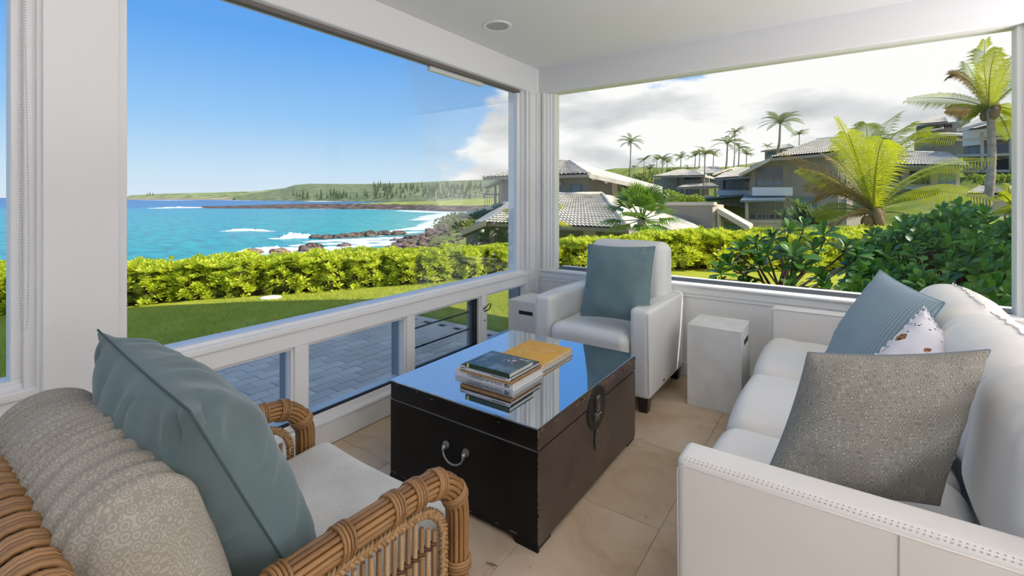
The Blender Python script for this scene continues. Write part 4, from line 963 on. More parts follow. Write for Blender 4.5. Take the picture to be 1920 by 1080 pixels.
# fan palms
fan_m = leafmat('fan_palm_leaf', (.05, .15, .02), (.20, .33, .04), .35, .35, tcol=(.28, .42, .04)); fan_y = leafmat('yellow_fan_leaf', (.42, .42, .03), (.6, .55, .05), .4, .4)
def fan_leaf(mb, c, dirv, rad, n=22, spread=2.5):
    d = Vector(dirv).normalized(); sd = d.cross(V(0, 0, 1)); sd = sd.normalized() if sd.length > .05 else V(1, 0, 0); up = sd.cross(d)
    st = Vector(c) + d * rad * .75; mb.tube([c, st], [.02, .012], 5)
    for k in range(n):
        a = (k / (n - 1) - .5) * spread; v = d * math.cos(a) + sd * math.sin(a); q = (sd * math.cos(a) - d * math.sin(a)) * (rad * .045); l = rad * (1 - .25 * abs(a) / (spread / 2))
        m_ = st + v * l * .55 + up * (.05 * rad + (.03 * rad if k % 2 else 0)); e = st + v * l + V(0, 0, -.16 * rad); mb.add([st, m_ - q, e, m_ + q], [(0, 1, 2, 3)], True)
def fan_palm(label, crown, d, R_, base, n, seed, m_):
    rg_ = random.Random(seed); c = at(crown[0], crown[1], d); t = thing('fan_palm', label, 'palm', at(base[0], base[1], d)); trunk(MB(), at(base[0], base[1], d), c, .16, .13).build('trunk', palm_bark, t)
    for k in range(n):
        a = 2.4 * k; e = R(78 - 105 * k / n); dv = RT * (math.cos(a) * math.cos(e)) - FW * (math.sin(a) * math.cos(e)) + V(0, 0, math.sin(e)); mb = MB(); fan_leaf(mb, c, dv, R_ * rg_.uniform(.5, .62)); mb.build('frond', m_, t)
fan_palm('green fan palm standing in front of the tiled house roof', (1203, 412), 15, 1.5, (1203, 480), 22, 3, fan_m)
fan_palm('yellow green fan palm behind the corner window post', (1000, 412), 16, 1.45, (1000, 470), 16, 8, fan_y)
# spiky shrub
spm = leafmat('spiky_leaf', (.07, .16, .03), (.28, .36, .09), .3, .45); rg_ = random.Random(9)
t = thing('spiky_shrub', 'spiky long leaved green shrub in front of the right hand villa', 'shrub', at(1512, 440, 16)); mb = MB(); tr_ = MB()
for k in range(26):
    c = at(rg_.uniform(1468, 1558), 0, 16 + rg_.uniform(-.5, .8)); px_ = (rd(c)[0] / rd(c)[1]) * F + CX; top = 380 + abs(px_ - 1500) * .42 if px_ > 1490 else 382 + abs(px_ - 1490) * 1.1
    c.z = EYE - 16 * (top + rg_.uniform(4, 45) - HY) / F; tr_.tube([t.location, c], [.05, .03], 5)
    for j_ in range(34):
        a = rg_.uniform(0, 6.28); e = rg_.uniform(-.3, 1.4); d = V(math.cos(a) * math.cos(e), math.sin(a) * math.cos(e), math.sin(e)); l = rg_.uniform(.35, .6); q = d.cross(V(0, 0, 1)).normalized() * .02; m_ = c + d * l * .6; mb.add([c - q * .6, c + q * .6, m_ + q, m_ - q, c + d * l + V(0, 0, -.15 * l)], [(0, 1, 2, 3), (3, 2, 4)], True)
tag(mb.build('foliage', spm, t), kind='stuff'); tr_.build('branches', bark, t)
# far palms share frond meshes
FF = []
for k in range(5):
    rg_ = random.Random(70 + k); e = [.9, .5, .2, -.1, .7][k]; FF.append(frond_mesh('frond', far_leaf, [(0, 0, 0), (.45, .03 * k, .35 * e + .2), (1.0, .06, -.25 + .55 * e)], .30, .035, 26, .7, .012, rng=rg_).mesh('frond', far_leaf))
FARP = [(1183, 268, 345, 19, 62), (1208, 301, 335, 13, 110), (1232, 300, 335, 12, 112), (1243, 301, 335, 17, 100), (1251, 305, 335, 12, 120), (1277, 297, 330, 14, 105), (1304, 293, 325, 13, 112), (1312, 290, 325, 13, 118), (1322, 289, 372, 20, 55), (1338, 291, 330, 13, 115),
        (1364, 270, 335, 22, 75), (1378, 249, 335, 15, 85), (1386, 279, 335, 18, 88), (1400, 291, 330, 14, 110), (1440, 275, 300, 9, 120), (1463, 232, 300, 30, 52), (1499, 253, 300, 13, 100), (1190, 315, 338, 9, 120), (1290, 318, 335, 12, 90), (1218, 318, 340, 12, 100), (1818, 218, 300, 20, 70)]
plab = {0: 'lone slender coconut palm rising behind the tiled villa roof', 8: 'coconut palm with its trunk in front of the middle villas', 15: 'tall windblown palm standing above the right hand villa roof', 10: 'leaning palm left of the cluster behind the villas', 11: 'tallest palm of the cluster behind the middle villas', 16: 'small palm on the skyline right of the windblown palm', 20: 'palm on the hillside behind the tall window edge palm'}
for i, (px, cy, by, rpx, d_) in enumerate(FARP):
    c = at(px, cy, d_); bs = at(px - rpx * .25, by, d_); RR = rpx * d_ / F * 1.25
    t = thing('coconut_palm', plab.get(i, 'small distant coconut palm on the ridge behind the villas'), 'palm', bs, None if i in plab else 'distant palms on the ridge')
    MB().tube([bs, bs.lerp(c, .5) + RT * (RR * .06), c], [RR * .075, RR * .055, RR * .045], 7).build('trunk', palm_bark, t)
    rg_ = random.Random(i + 200); n = 15
    for k in range(n):
        o = obj('frond', FF[(k * 3 + i) % 5] if k > 3 else FF[(0, 4)[k % 2]], t, c - bs); o.rotation_euler = (rg_.uniform(-.15, .15), rg_.uniform(-.55, .25), 2.4 * k + rg_.uniform(-.3, .3)); s = RR * rg_.uniform(.85, 1.15); o.scale = (s, s, s)
# ------------------------------------------------------------------ land, sea, coast
SEA = -12.0
ctrl = []
def cp_(px, py, d): r_ = d * (px - CX) / F; ctrl.append((r_, d, EYE - d * (py - HY) / F))
for r_ in (-16, -10, -5, 0): ctrl.append((r_, 11.5, -1.0)); ctrl.append((r_, 14, -1.9))
for r_ in (5, 9, 13): ctrl.append((r_, 13.5, -.75))
ctrl += [(-3, 20, -2.9), (4, 20, -2.9), (9, 20, -2.2), (16, 20, -.7), (24, 20, .4), (-10, 22, -3.6), (-3, 30, -3.2), (6, 30, -2.9), (-18, 30, -6.5), (-30, 30, -8), (12, 30, -2), (-12, 50, -7), (-20, 60, -15), (-40, 60, -16), (-60, 40, -15), (-9, 70, -5.0), (5, 60, -1)]
for q in [(1470, 432, 32), (1560, 440, 30), (1850, 348, 40), (1890, 328, 46), (1285, 374, 58), (1350, 370, 45), (1250, 338, 100), (1600, 322, 100), (1850, 292, 100), (1200, 316, 170), (1300, 317, 170), (1450, 306, 170), (1800, 292, 170), (1850, 295, 75), (1720, 302, 75), (2100, 290, 90), (1250, 326, 250), (1450, 314, 250), (1700, 305, 250), (2000, 300, 250), (2400, 300, 120), (1620, 345, 60), (1700, 365, 45), (1760, 350, 55), (1640, 400, 36), (2200, 330, 40), (870, 440, 90), (900, 425, 110), (855, 420, 160), (900, 408, 210), (850, 410, 240), (1000, 395, 250), (1100, 350, 260)]: cp_(*q)
for px, d_, z in ((700, 40, -5.5), (700, 70, -9.5), (780, 50, -5.6), (780, 90, -9.5), (830, 60, -4.6), (835, 100, -7.4), (640, 50, -9), (560, 40, -8), (740, 30, -4.2), (620, 25, -4.5), (850, 40, -3.8), (820, 140, -9.2)): ctrl.append((d_ * (px - CX) / F, d_, z))
for px, d_ in ((700, 111), (755, 138), (790, 165), (818, 200), (835, 235), (845, 265)): r_ = d_ * (px - CX) / F; ctrl.append((r_ - 110, d_, -22)); ctrl.append((r_ - 220, d_, -26)); ctrl.append((r_, d_, -11.6)); ctrl.append((r_ - 12, d_, -14.5)); ctrl.append((r_ - 45, d_, -17))
def ground(r_, d_):
    w_ = 0; s = 0
    for (a, b_, z) in ctrl:
        sc = 1 / (.35 * d_ + 2); q = ((a - r_) ** 2 + (b_ - d_) ** 2) * sc * sc; k = 1 / (q * q + 2e-4); w_ += k; s += k * z
    return s / w_
hill = mat('hillside', (.20, .25, .07), .95, .1); nt, b = nodes(hill); tc = nt.nodes.new('ShaderNodeTexCoord')
n1 = N(nt, 'ShaderNodeTexNoise', i_Scale=.14, i_Detail=8.0, i_Roughness=.65); nt.links.new(tc.outputs['Object'], n1.inputs['Vector'])
gc = ramp(nt, n1.outputs[0], [(.32, (.06, .11, .02)), (.5, (.19, .24, .045)), (.66, (.34, .33, .11))])
n3 = N(nt, 'ShaderNodeTexNoise', i_Scale=.9, i_Detail=6.0, i_Roughness=.7); nt.links.new(tc.outputs['Object'], n3.inputs['Vector'])
rk = ramp(nt, n3.outputs[0], [(.35, (.06, .04, .035)), (.52, (.22, .15, .12)), (.66, (.46, .36, .30))])
sp = nt.nodes.new('ShaderNodeSeparateXYZ'); nt.links.new(tc.outputs['Object'], sp.inputs[0])
hz = mathn(nt, 'ADD', sp.outputs[2], mathn(nt, 'MULTIPLY', n1.outputs[0], 4.0)); mr = N(nt, 'ShaderNodeMapRange'); nt.links.new(hz, mr.inputs[0]); mr.inputs[1].default_value = -6.2; mr.inputs[2].default_value = -4.8
nt.links.new(mixc(nt, mr.outputs[0], rk, gc), b.inputs['Base Color'])
rows = []
ds = [11.6 * (270 / 11.6) ** (i / 74) for i in range(75)]
for d_ in ds:
    row = []
    for i in range(121):
        px = -500 + i * (2650 + 500) / 120; r_ = d_ * (px - CX) / F; z = ground(r_, d_); z += .012 * d_ ** .8 * noise.noise(Vector((r_ * .2, d_ * .2, 0)))
        if d_ < 16: z -= .35
        row.append(W(r_, d_, z))
    rows.append(row)
struct(MB().grid(rows).build('hillside', hill))

# sea: depth colour and lasting foam patches stored on the mesh, swell as bump
def seg_d(p, a, b_):
    ax, ay = a; bx, by = b_; px, py = p; dx, dy = bx - ax, by - ay; t = max(0, min(1, ((px - ax) * dx + (py - ay) * dy) / (dx * dx + dy * dy + 1e-9))); return math.hypot(px - ax - t * dx, py - ay - t * dy)
def sp_(px, py): d_ = F * (EYE - SEA) / (py - HY); return (d_ * (px - CX) / F, d_)
foam_lines = []   # (polyline on the sea, half width m)
def fl_(pts, w_): foam_lines.append(([sp_(*q) for q in pts], w_))
fl_([(440, 478), (520, 466), (600, 466), (680, 461), (740, 456)], 4.0); fl_([(500, 474), (560, 470), (640, 470)], 3.5); fl_([(525, 447), (560, 445), (640, 445), (720, 440), (780, 435)], 3.2); fl_([(600, 452), (680, 449), (740, 446)], 4.0); fl_([(640, 457), (760, 450)], 3)
fl_([(420, 433.5), (455, 432.5), (510, 433.5)], 1.5); fl_([(800, 412), (820, 404), (850, 400), (868, 398)], 9); fl_([(765, 395), (800, 397), (850, 399)], 14); fl_([(790, 430), (815, 416), (840, 408)], 5)
fl_([(285, 390.5), (330, 389.8), (385, 389.2)], 7); fl_([(385, 391), (480, 391), (570, 391.2), (760, 393)], 5); fl_([(232, 376), (400, 375.6), (590, 376), (620, 378)], 60)
fl_([(560, 460), (700, 452)], 2.5); fl_([(690, 440), (800, 424)], 2.5)
sea_m = bpy.data.materials.new('sea_water'); sea_m.use_nodes = True; nt = sea_m.node_tree; b = nt.nodes['Principled BSDF']; b.inputs['Roughness'].default_value = .22; b.inputs['Specular IOR Level'].default_value = .03
at_ = N(nt, 'ShaderNodeAttribute', attribute_name='depth_tone'); fo_ = N(nt, 'ShaderNodeAttribute', attribute_name='foam'); tc = nt.nodes.new('ShaderNodeTexCoord')
mp = N(nt, 'ShaderNodeMapping'); mp.inputs['Rotation'].default_value = (0, 0, -YAW); mp.inputs['Scale'].default_value = (.35, 1.0, 1); nt.links.new(tc.outputs['Object'], mp.inputs[0])
nA = N(nt, 'ShaderNodeTexNoise', i_Scale=.05, i_Detail=6.0, i_Roughness=.6); nt.links.new(mp.outputs[0], nA.inputs['Vector'])
nB = N(nt, 'ShaderNodeTexNoise', i_Scale=.33, i_Detail=6.0, i_Roughness=.65); nt.links.new(mp.outputs[0], nB.inputs['Vector'])
tone = mathn(nt, 'ADD', at_.outputs['Fac'], mathn(nt, 'MULTIPLY', mathn(nt, 'SUBTRACT', nA.outputs[0], .5), .28))
wc = ramp(nt, tone, [(0, (.004, .065, .24)), (.25, (.003, .115, .32)), (.5, (.003, .22, .33)), (.72, (.010, .30, .30)), (1, (.16, .40, .35))])
wc = mixc(nt, 1.0, wc, ramp(nt, nB.outputs[0], [(.36, (.55, .66, .76)), (.5, (1, 1, 1)), (.66, (1.4, 1.3, 1.2))]), 'MULTIPLY')
fm_ = mathn(nt, 'ADD', fo_.outputs['Fac'], mathn(nt, 'MULTIPLY', mathn(nt, 'SUBTRACT', nB.outputs[0], .5), 1.3)); fmask = ramp(nt, fm_, [(.42, (0, 0, 0)), (.60, (1, 1, 1))])
nt.links.new(mixc(nt, fmask, wc, (.82, .85, .87)), b.inputs['Base Color']); bp = N(nt, 'ShaderNodeBump', i_Strength=.35, i_Distance=1.2); nt.links.new(nB.outputs[0], bp.inputs['Height']); nt.links.new(bp.outputs[0], b.inputs['Normal'])
pys = [370.6, 371, 371.6, 372.4, 373.4] + [374 + i * .6 for i in range(12)] + [381.5 + i * 1.0 for i in range(70)] + [452 + i * 1.2 for i in range(40)] + [505, 520, 560, 620]
pxs = [-900 + i * 40 for i in range(22)] + [-20 + i * 7 for i in range(137)] + [960, 1000, 1100]
rows = []; tone_l = []; foam_l = []
for py in pys[::-1]:
    row = []
    for px in pxs:
        r_, d_ = sp_(px, py); row.append(W(r_, d_, SEA)); tv = 1.0 - min(1, max(0, (math.log(d_) - math.log(105)) / (math.log(2000) - math.log(105)))) 
        tv = .06 + .66 * tv ** .7 if d_ > 560 else .50 + .16 * (1 - d_ / 560) + .30 * math.exp(-max(0, (770 - px)) / 130.0)
        if d_ > 560: tv = .34 * math.exp(-(d_ - 560) / 900)
        f_ = 0
        for pl, w_ in foam_lines:
            dm_ = min(seg_d((r_, d_), pl[k], pl[k + 1]) for k in range(len(pl) - 1)); f_ = max(f_, 1.0 - .5 * dm_ / w_)
        foam_l.append(max(0, f_)); tone_l.append(min(1, max(0, tv)))
    rows.append(row)
sea = struct(MB().grid(rows).build('ocean', sea_m))
for nm, lst in (('depth_tone', tone_l), ('foam', foam_l)):
    a_ = sea.data.attributes.new(nm, 'FLOAT', 'POINT'); a_.data.foreach_set('value', lst)
# breaking crests as low ridges of white water
surf_m = mat('white_water', (.86, .89, .91), .7, .3, var=(1.5, .08))
def crest(label, pts, h, w_, seed):
    t = thing('breaking_wave', label, 'wave', W(*sp_(*pts[len(pts) // 2]), SEA)); P = [V(*sp_(*q), 0) for q in pts]; rows = []
    fine = []
    for a, b_ in zip(P, P[1:]):
        for k in range(14): fine.append(a.lerp(b_, k / 14))
    fine.append(P[-1]); n = len(fine)
    for i, p in enumerate(fine):
        e = math.sin(math.pi * i / (n - 1)) ** .5; hh = h * e * (.75 + .6 * noise.noise(Vector((i * .35, seed, 0)))); row = []
        for k in range(9):
            a = k / 8; dd = (a - .5) * 2 * w_ * (.4 + .6 * e); z = hh * math.sin(math.pi * a) * (1 + .35 * noise.noise(Vector((i * .8, k * .9, seed)))); row.append(W(p.x, p.y + dd, SEA - .08 + z))
        rows.append(row)
    MB().grid(rows, True).build('crest', surf_m, t)
crest('small white breaker in the middle of the bay', [(422, 433.5), (450, 431.8), (480, 432.5), (508, 433.5)], 1.0, 1.3, 1)
crest('white surf breaking over the low reef left of the rocks', [(528, 446), (545, 444), (575, 445), (600, 446)], 1.6, 1.6, 2)
crest('nearest white breaker above the hedge', [(428, 478), (470, 470), (520, 467), (570, 468)], 1.0, 1.2, 3)
crest('long white breaker at the tip of the lava spit', [(290, 390.6), (330, 389.8), (385, 389.4)], 1.6, 3, 4)
t = thing('wave_splash', 'white plume of spray thrown up by the reef', 'wave', W(*sp_(545, 446), SEA)); m = MB(); rs_ = random.Random(4)
for k in range(46):
    h_ = rs_.random(); px = 545 + rs_.gauss(0, 1) * (9 * (1 - h_) + 1.5); r_, d_ = sp_(px, 446); m.ball(W(r_, d_, SEA + h_ * 1.9), .26 * (1.3 - h_), n=6, m=4)
m.build('spray', surf_m, t)

# lava rocks
lava = mat('lava_rock', (.055, .042, .038), .95, .15, bump=(2.2, .8, .3)); nt, b = nodes(lava); tc = nt.nodes.new('ShaderNodeTexCoord'); n1 = N(nt, 'ShaderNodeTexNoise', i_Scale=.9, i_Detail=6.0); nt.links.new(tc.outputs['Object'], n1.inputs['Vector'])
nt.links.new(ramp(nt, n1.outputs[0], [(.36, (.035, .026, .024)), (.52, (.13, .09, .075)), (.68, (.24, .19, .165))]), b.inputs['Base Color'])
redr = mat('red_rock', (.26, .175, .13), .95, .15, var=(1.2, .5), bump=(2, .8, .3))
def rock(label, c, rx, ry, rz, seed, m_=lava, group=None):
    t = thing('lava_rock', label, 'rock', c, group)
    f_ = lambda p: p * (1 + .45 * noise.noise(Vector((p.x / rx * 1.3 + seed * 3.1, p.y / ry * 1.3, p.z / rz * 1.3))) + .18 * noise.noise(Vector((p.x / rx * 4 + seed, p.y / ry * 4, p.z / rz * 4))))
    mb = MB().ball((0, 0, 0), rx, ry, rz, 16, 10, f_)
    vs = [c + RT * p.x + FW * p.y + V(0, 0, p.z) for p in mb.v]; m2 = MB(); m2.add(vs, mb.f, False); m2.build('stone', m_, t)
def srock(label, px, py, wpx, hpx, seed, m_=lava, group=None):
    r_, d_ = sp_(px, py); rock(label, W(r_, d_, SEA + .1), wpx * d_ / F / 2, wpx * d_ / F / 2.2 + .4, hpx * d_ / F, seed, m_, group)
srock('dark lava rock standing in the nearest surf', 578, 470, 34, 13, 1); srock('second dark lava rock beside the one in the nearest surf', 596, 467, 24, 10, 2); srock('low red brown rock awash in the nearest surf', 476, 475, 34, 9, 3, redr); srock('red brown rock between the surf and the dark lava rock', 523, 474, 36, 8, 4, redr)
srock('small dark rock in the foam below the long reef', 645, 461, 24, 5, 5)
for k, (px, py, wp, hp) in enumerate([(590, 446, 22, 5), (612, 447, 26, 6), (640, 445, 34, 7), (665, 444, 34, 8), (693, 442, 34, 9), (720, 440, 32, 8), (745, 440, 28, 7)]): srock('dark lava rock in the long reef running out from the shore', px, py, wp, hp, 20 + k, lava, 'lava rocks of the long reef')
from mathutils.bvhtree import BVHTree
def bvh(o): return BVHTree.FromPolygons([v.co.copy() for v in o.data.vertices], [tuple(p.vertices) for p in o.data.polygons])
B_near = bvh(bpy.data.objects['hillside'])
def on(px, py, trees):           # where the line of sight meets the land
    d_ = (FW + RT * ((px - CX) / F) + V(0, 0, -(py - HY) / F)).normalized(); best = None
    for b_ in trees:
        h_ = b_.ray_cast(V(0, 0, EYE), d_)
        if h_[0] is not None and (best is None or h_[3] < best[1]): best = (h_[0], h_[3])
    return best[0] if best else None
rr = random.Random(31); cnt = 0
for k in range(400):
    px = rr.uniform(735, 885); top = 448 - (px - 735) * .30; py = rr.uniform(top, top + 46)
    q = on(px, py, (B_near,))
    if q is None or q.z < SEA - 1.5: continue
    d_ = rd(q)[1]
    if d_ < 35 or d_ > 262: continue
    s = rr.uniform(3.5, 8) * d_ / F; cnt += 1
    if cnt > 85: break
    rock('jagged lava rock on the shoreline slope left of the villas', q + V(0, 0, .15 * s), s, s * .9, s * rr.uniform(.5, .8), 50 + k, lava if rr.random() < .75 else redr, 'lava rocks on the shoreline slope')
# coastal scrub blobs made of leaves
scrub_m = leafmat('coastal_scrub', (.12, .17, .03), (.34, .36, .09), .3, .6)
def blob_bush(label, name, c, rx, rz, m_, n=160, l=.3, group=None, seed=0, cat='bush'):
    rg_ = random.Random(seed); t = thing(name, label, cat, c, group); mb = MB()
    for k in range(n):
        d = Vector((rg_.gauss(0, 1), rg_.gauss(0, 1), rg_.gauss(0, 1) * .8 + .4)).normalized(); p = Vector(c) + V(d.x * rx, d.y * rx, d.z * rz) * rg_.uniform(.75, 1.05); rosette(mb, p, d + V(0, 0, .4), rg_, 6, l, l * .5)
    tag(mb.build('foliage', m_, t), kind='stuff'); MB().tube([Vector(c) - V(0, 0, rz * .8), Vector(c) + V(0, 0, rz * .3)], [rx * .08, rx * .04], 6).build('trunk', bark, t)
for k, (px, py, d_, rx) in enumerate([(845, 420, 170, 6), (860, 412, 190, 6), (872, 425, 130, 4.5), (835, 432, 160, 4), (880, 412, 150, 4.5)]): blob_bush('olive green shrub on the coastal slope beside the villas', 'coastal_shrub', at(px, py, d_), rx, rx * .45, scrub_m, 140, 1.0, 'coastal shrubs on the slope', 90 + k)

# far shores: lava spit with green top, headland and hills (real distances)
def land(name, sky_pts, base_pts, d0, d1, mat_, amp, seed, nrow=9):
    def ip(pts, x):
        for a, b_ in zip(pts, pts[1:]):
            if a[0] <= x <= b_[0]: return a[1] + (b_[1] - a[1]) * (x - a[0]) / (b_[0] - a[0])
        return pts[-1][1] if x > pts[-1][0] else pts[0][1]
    x0_, x1_ = sky_pts[0][0], sky_pts[-1][0]; rows = []
    for j in range(nrow):
        t_ = j / (nrow - 1); row = []
        for i in range(161):
            px = x0_ + (x1_ - x0_) * i / 160; db = F * (EYE - SEA) / (ip(base_pts, px) - HY); d_ = db + (d1 - d0) * t_; zt = EYE - (db + (d1 - d0)) * (ip(sky_pts, px) - HY) / F; z = SEA + (zt - SEA) * (t_ ** .75) + amp * noise.noise(Vector((px * .06, t_ * 5, seed))) * math.sin(math.pi * t_); row.append(W(d_ * (px - CX) / F, d_, z))
        rows.append(row)
    last = rows[-1]; rows.append([W(rd(p)[0] * 1.15, rd(p)[1] * 1.15, SEA) for p in last]); return struct(MB().grid(rows).build(name, mat_))
spm_ = mat('spit_land', (.2, .25, .05), .95, .1); nt, b = nodes(spm_); tc = nt.nodes.new('ShaderNodeTexCoord'); sp = nt.nodes.new('ShaderNodeSeparateXYZ'); nt.links.new(tc.outputs['Object'], sp.inputs[0]); n1 = N(nt, 'ShaderNodeTexNoise', i_Scale=.12, i_Detail=8.0, i_Roughness=.7); nt.links.new(tc.outputs['Object'], n1.inputs['Vector'])
mr = N(nt, 'ShaderNodeMapRange'); nt.links.new(mathn(nt, 'ADD', sp.outputs[2], mathn(nt, 'MULTIPLY', n1.outputs[0], 2.5)), mr.inputs[0]); mr.inputs[1].default_value = -5.9; mr.inputs[2].default_value = -5.0
nt.links.new(mixc(nt, mr.outputs[0], ramp(nt, n1.outputs[0], [(.38, (.03, .022, .02)), (.55, (.14, .10, .085)), (.68, (.40, .30, .25))]), ramp(nt, n1.outputs[0], [(.35, (.22, .28, .04)), (.65, (.40, .42, .10))])), b.inputs['Base Color'])
land('lava_spit', [(372, 389), (400, 386.5), (480, 384.5), (560, 382), (660, 382), (740, 379), (800, 377.5), (930, 371), (1000, 368)], [(372, 390.6), (500, 391.2), (620, 391.6), (700, 392.5), (760, 393.2), (820, 396), (930, 397), (1000, 398)], 0, 60, spm_, .9, 3)
hm_ = mat('far_hills', (.2, .25, .09), .95, .1); nt, b = nodes(hm_); tc = nt.nodes.new('ShaderNodeTexCoord'); n1 = N(nt, 'ShaderNodeTexNoise', i_Scale=.012, i_Detail=9.0, i_Roughness=.7); nt.links.new(tc.outputs['Object'], n1.inputs['Vector']); sp = nt.nodes.new('ShaderNodeSeparateXYZ'); nt.links.new(tc.outputs['Object'], sp.inputs[0])
mr = N(nt, 'ShaderNodeMapRange'); nt.links.new(mathn(nt, 'ADD', sp.outputs[2], mathn(nt, 'MULTIPLY', n1.outputs[0], 9.0)), mr.inputs[0]); mr.inputs[1].default_value = -5; mr.inputs[2].default_value = 1
nt.links.new(mixc(nt, mr.outputs[0], (.36, .25, .19), ramp(nt, n1.outputs[0], [(.36, (.09, .14, .06)), (.5, (.23, .27, .11)), (.66, (.44, .42, .22))])), b.inputs['Base Color'])
land('far_headland', [(233, 371.5), (246, 366), (300, 363.5), (400, 361), (480, 358.5), (530, 353), (600, 349), (700, 350), (800, 350)], [(233, 374.4), (560, 374.6), (640, 376), (800, 379)], 0, 500, hm_, 2.5, 5)
hm2 = mat('green_hills', (.1, .16, .05), .95, .1); nt, b = nodes(hm2); tc = nt.nodes.new('ShaderNodeTexCoord'); n1 = N(nt, 'ShaderNodeTexNoise', i_Scale=.035, i_Detail=10.0, i_Roughness=.8); nt.links.new(tc.outputs['Object'], n1.inputs['Vector'])
nt.links.new(ramp(nt, n1.outputs[0], [(.36, (.07, .11, .07)), (.5, (.15, .19, .09)), (.64, (.36, .36, .17))]), b.inputs['Base Color'])
land('green_hills', [(440, 366), (490, 361), (530, 354), (552, 347), (580, 344.5), (680, 345), (760, 343), (850, 339), (930, 336), (1000, 333), (1150, 330)], [(440, 375.5), (530, 376.5), (660, 378), (760, 379.5), (850, 381), (1150, 382)], 0, 900, hm2, 6, 8)
# pines and far cottages on the green shore
pine_m = mat('pine_foliage', (.06, .095, .05), .95, .1, var=(.6, .4)); pm = MB()
for k in range(5):
    z0_ = .12 + k * .17; r_ = .2 * (1 - k * .17); n = 9; b0 = len(pm.v)
    pm.add([V(0, 0, z0_ + .32)] + [V(r_ * math.cos(2 * math.pi * q / n) * (1.1 if q % 2 else .8), r_ * math.sin(2 * math.pi * q / n) * (1.1 if q % 2 else .8), z0_) for q in range(n)], [(0, 1 + q, 1 + (q + 1) % n) for q in range(n)], False)
pf = pm.mesh('foliage', pine_m); pt_ = MB().tube([(0, 0, 0), (0, 0, .3)], .02, 5).mesh('trunk', bark); rr = random.Random(77)
B_hill = bvh(bpy.data.objects['green_hills']); B_head = bvh(bpy.data.objects['far_headland']); B_spit = bvh(bpy.data.objects['lava_spit']); taken = []
for k in range(210):
    u_ = rr.random(); px = rr.uniform(700, 915) if u_ < .8 else rr.uniform(545, 720); py = rr.uniform(352, 373) if px > 700 else rr.uniform(366, 374); q_ = on(px, py, (B_hill,))
    if q_ is None: continue
    d_ = rd(q_)[1]; h_ = rr.uniform(9, 17) * d_ / 1000; w_ = h_ * .24
    if any((q_ - c_).length < w_ + o_ for c_, o_ in taken): continue
    taken.append((q_, w_))
    t = thing('pine_tree', 'dark green pine tree in the distant grove above the bay', 'tree', q_ - V(0, 0, h_ * .03), 'pines on the far green shore'); t.scale = (h_ * rr.uniform(.85, 1.1),) * 2 + (h_,); obj('foliage', pf, t); obj('trunk', pt_, t)
for k, px in enumerate((281, 287, 276)):
    t = thing('headland_tree', 'small dark tree standing on the distant headland', 'tree', (on(px, 366.5, (B_head,)) or at(px, 366.5, 2600)) - V(0, 0, .6), 'trees on the distant headland'); t.scale = (24, 24, 24 - 4 * k); obj('foliage', pf, t); obj('trunk', pt_, t)
cw = mat('cottage_wall', (.62, .58, .52), .8); cr = mat('cottage_roof', (.30, .24, .20), .8); cg = mat('cottage_glass', (.05, .08, .12), .2)
for k, (px, py, wp) in enumerate([(857, 371, 13), (866, 369, 12), (877, 370, 9), (884, 366, 12), (893, 369, 12), (905, 364, 16), (912, 371, 12), (846, 356, 10), (868, 354, 12), (788, 357, 8), (918, 366, 14)]):
    c = on(px, py, (B_hill, B_spit)) or at(px, py, 620); d_ = rd(c)[1]; s = wp * d_ / F * .55; t = thing('distant_cottage', 'tiny pale cottage among trees beyond the bay', 'house', c, 'cottages beyond the bay')
    def bx_(mb, a, b_, c_, e, f_, g): return mb.add([c + RT * x + FW * y + V(0, 0, z) for z in (f_, g) for y in (c_, e) for x in (a, b_)], [(0, 2, 3, 1), (4, 5, 7, 6), (0, 1, 5, 4), (2, 6, 7, 3), (0, 4, 6, 2), (1, 3, 7, 5)])
    bx_(MB(), -s / 2, s / 2, 0, s * .6, -.5, s * .33).build('wall', cw, t)
    q = [c + RT * x + FW * y + V(0, 0, z) for x, y, z in [(-.6 * s, -.1 * s, .33 * s), (.6 * s, -.1 * s, .33 * s), (.6 * s, .7 * s, .33 * s), (-.6 * s, .7 * s, .33 * s), (-.3 * s, .3 * s, .52 * s), (.3 * s, .3 * s, .52 * s)]]; MB().add(q, [(0, 1, 5, 4), (1, 2, 5), (2, 3, 4, 5), (3, 0, 4), (0, 3, 2, 1)]).build('roof', cr, t)
    bx_(MB(), -.3 * s, .1 * s, -.05, .02, .05 * s, .22 * s).build('window', cg, t)
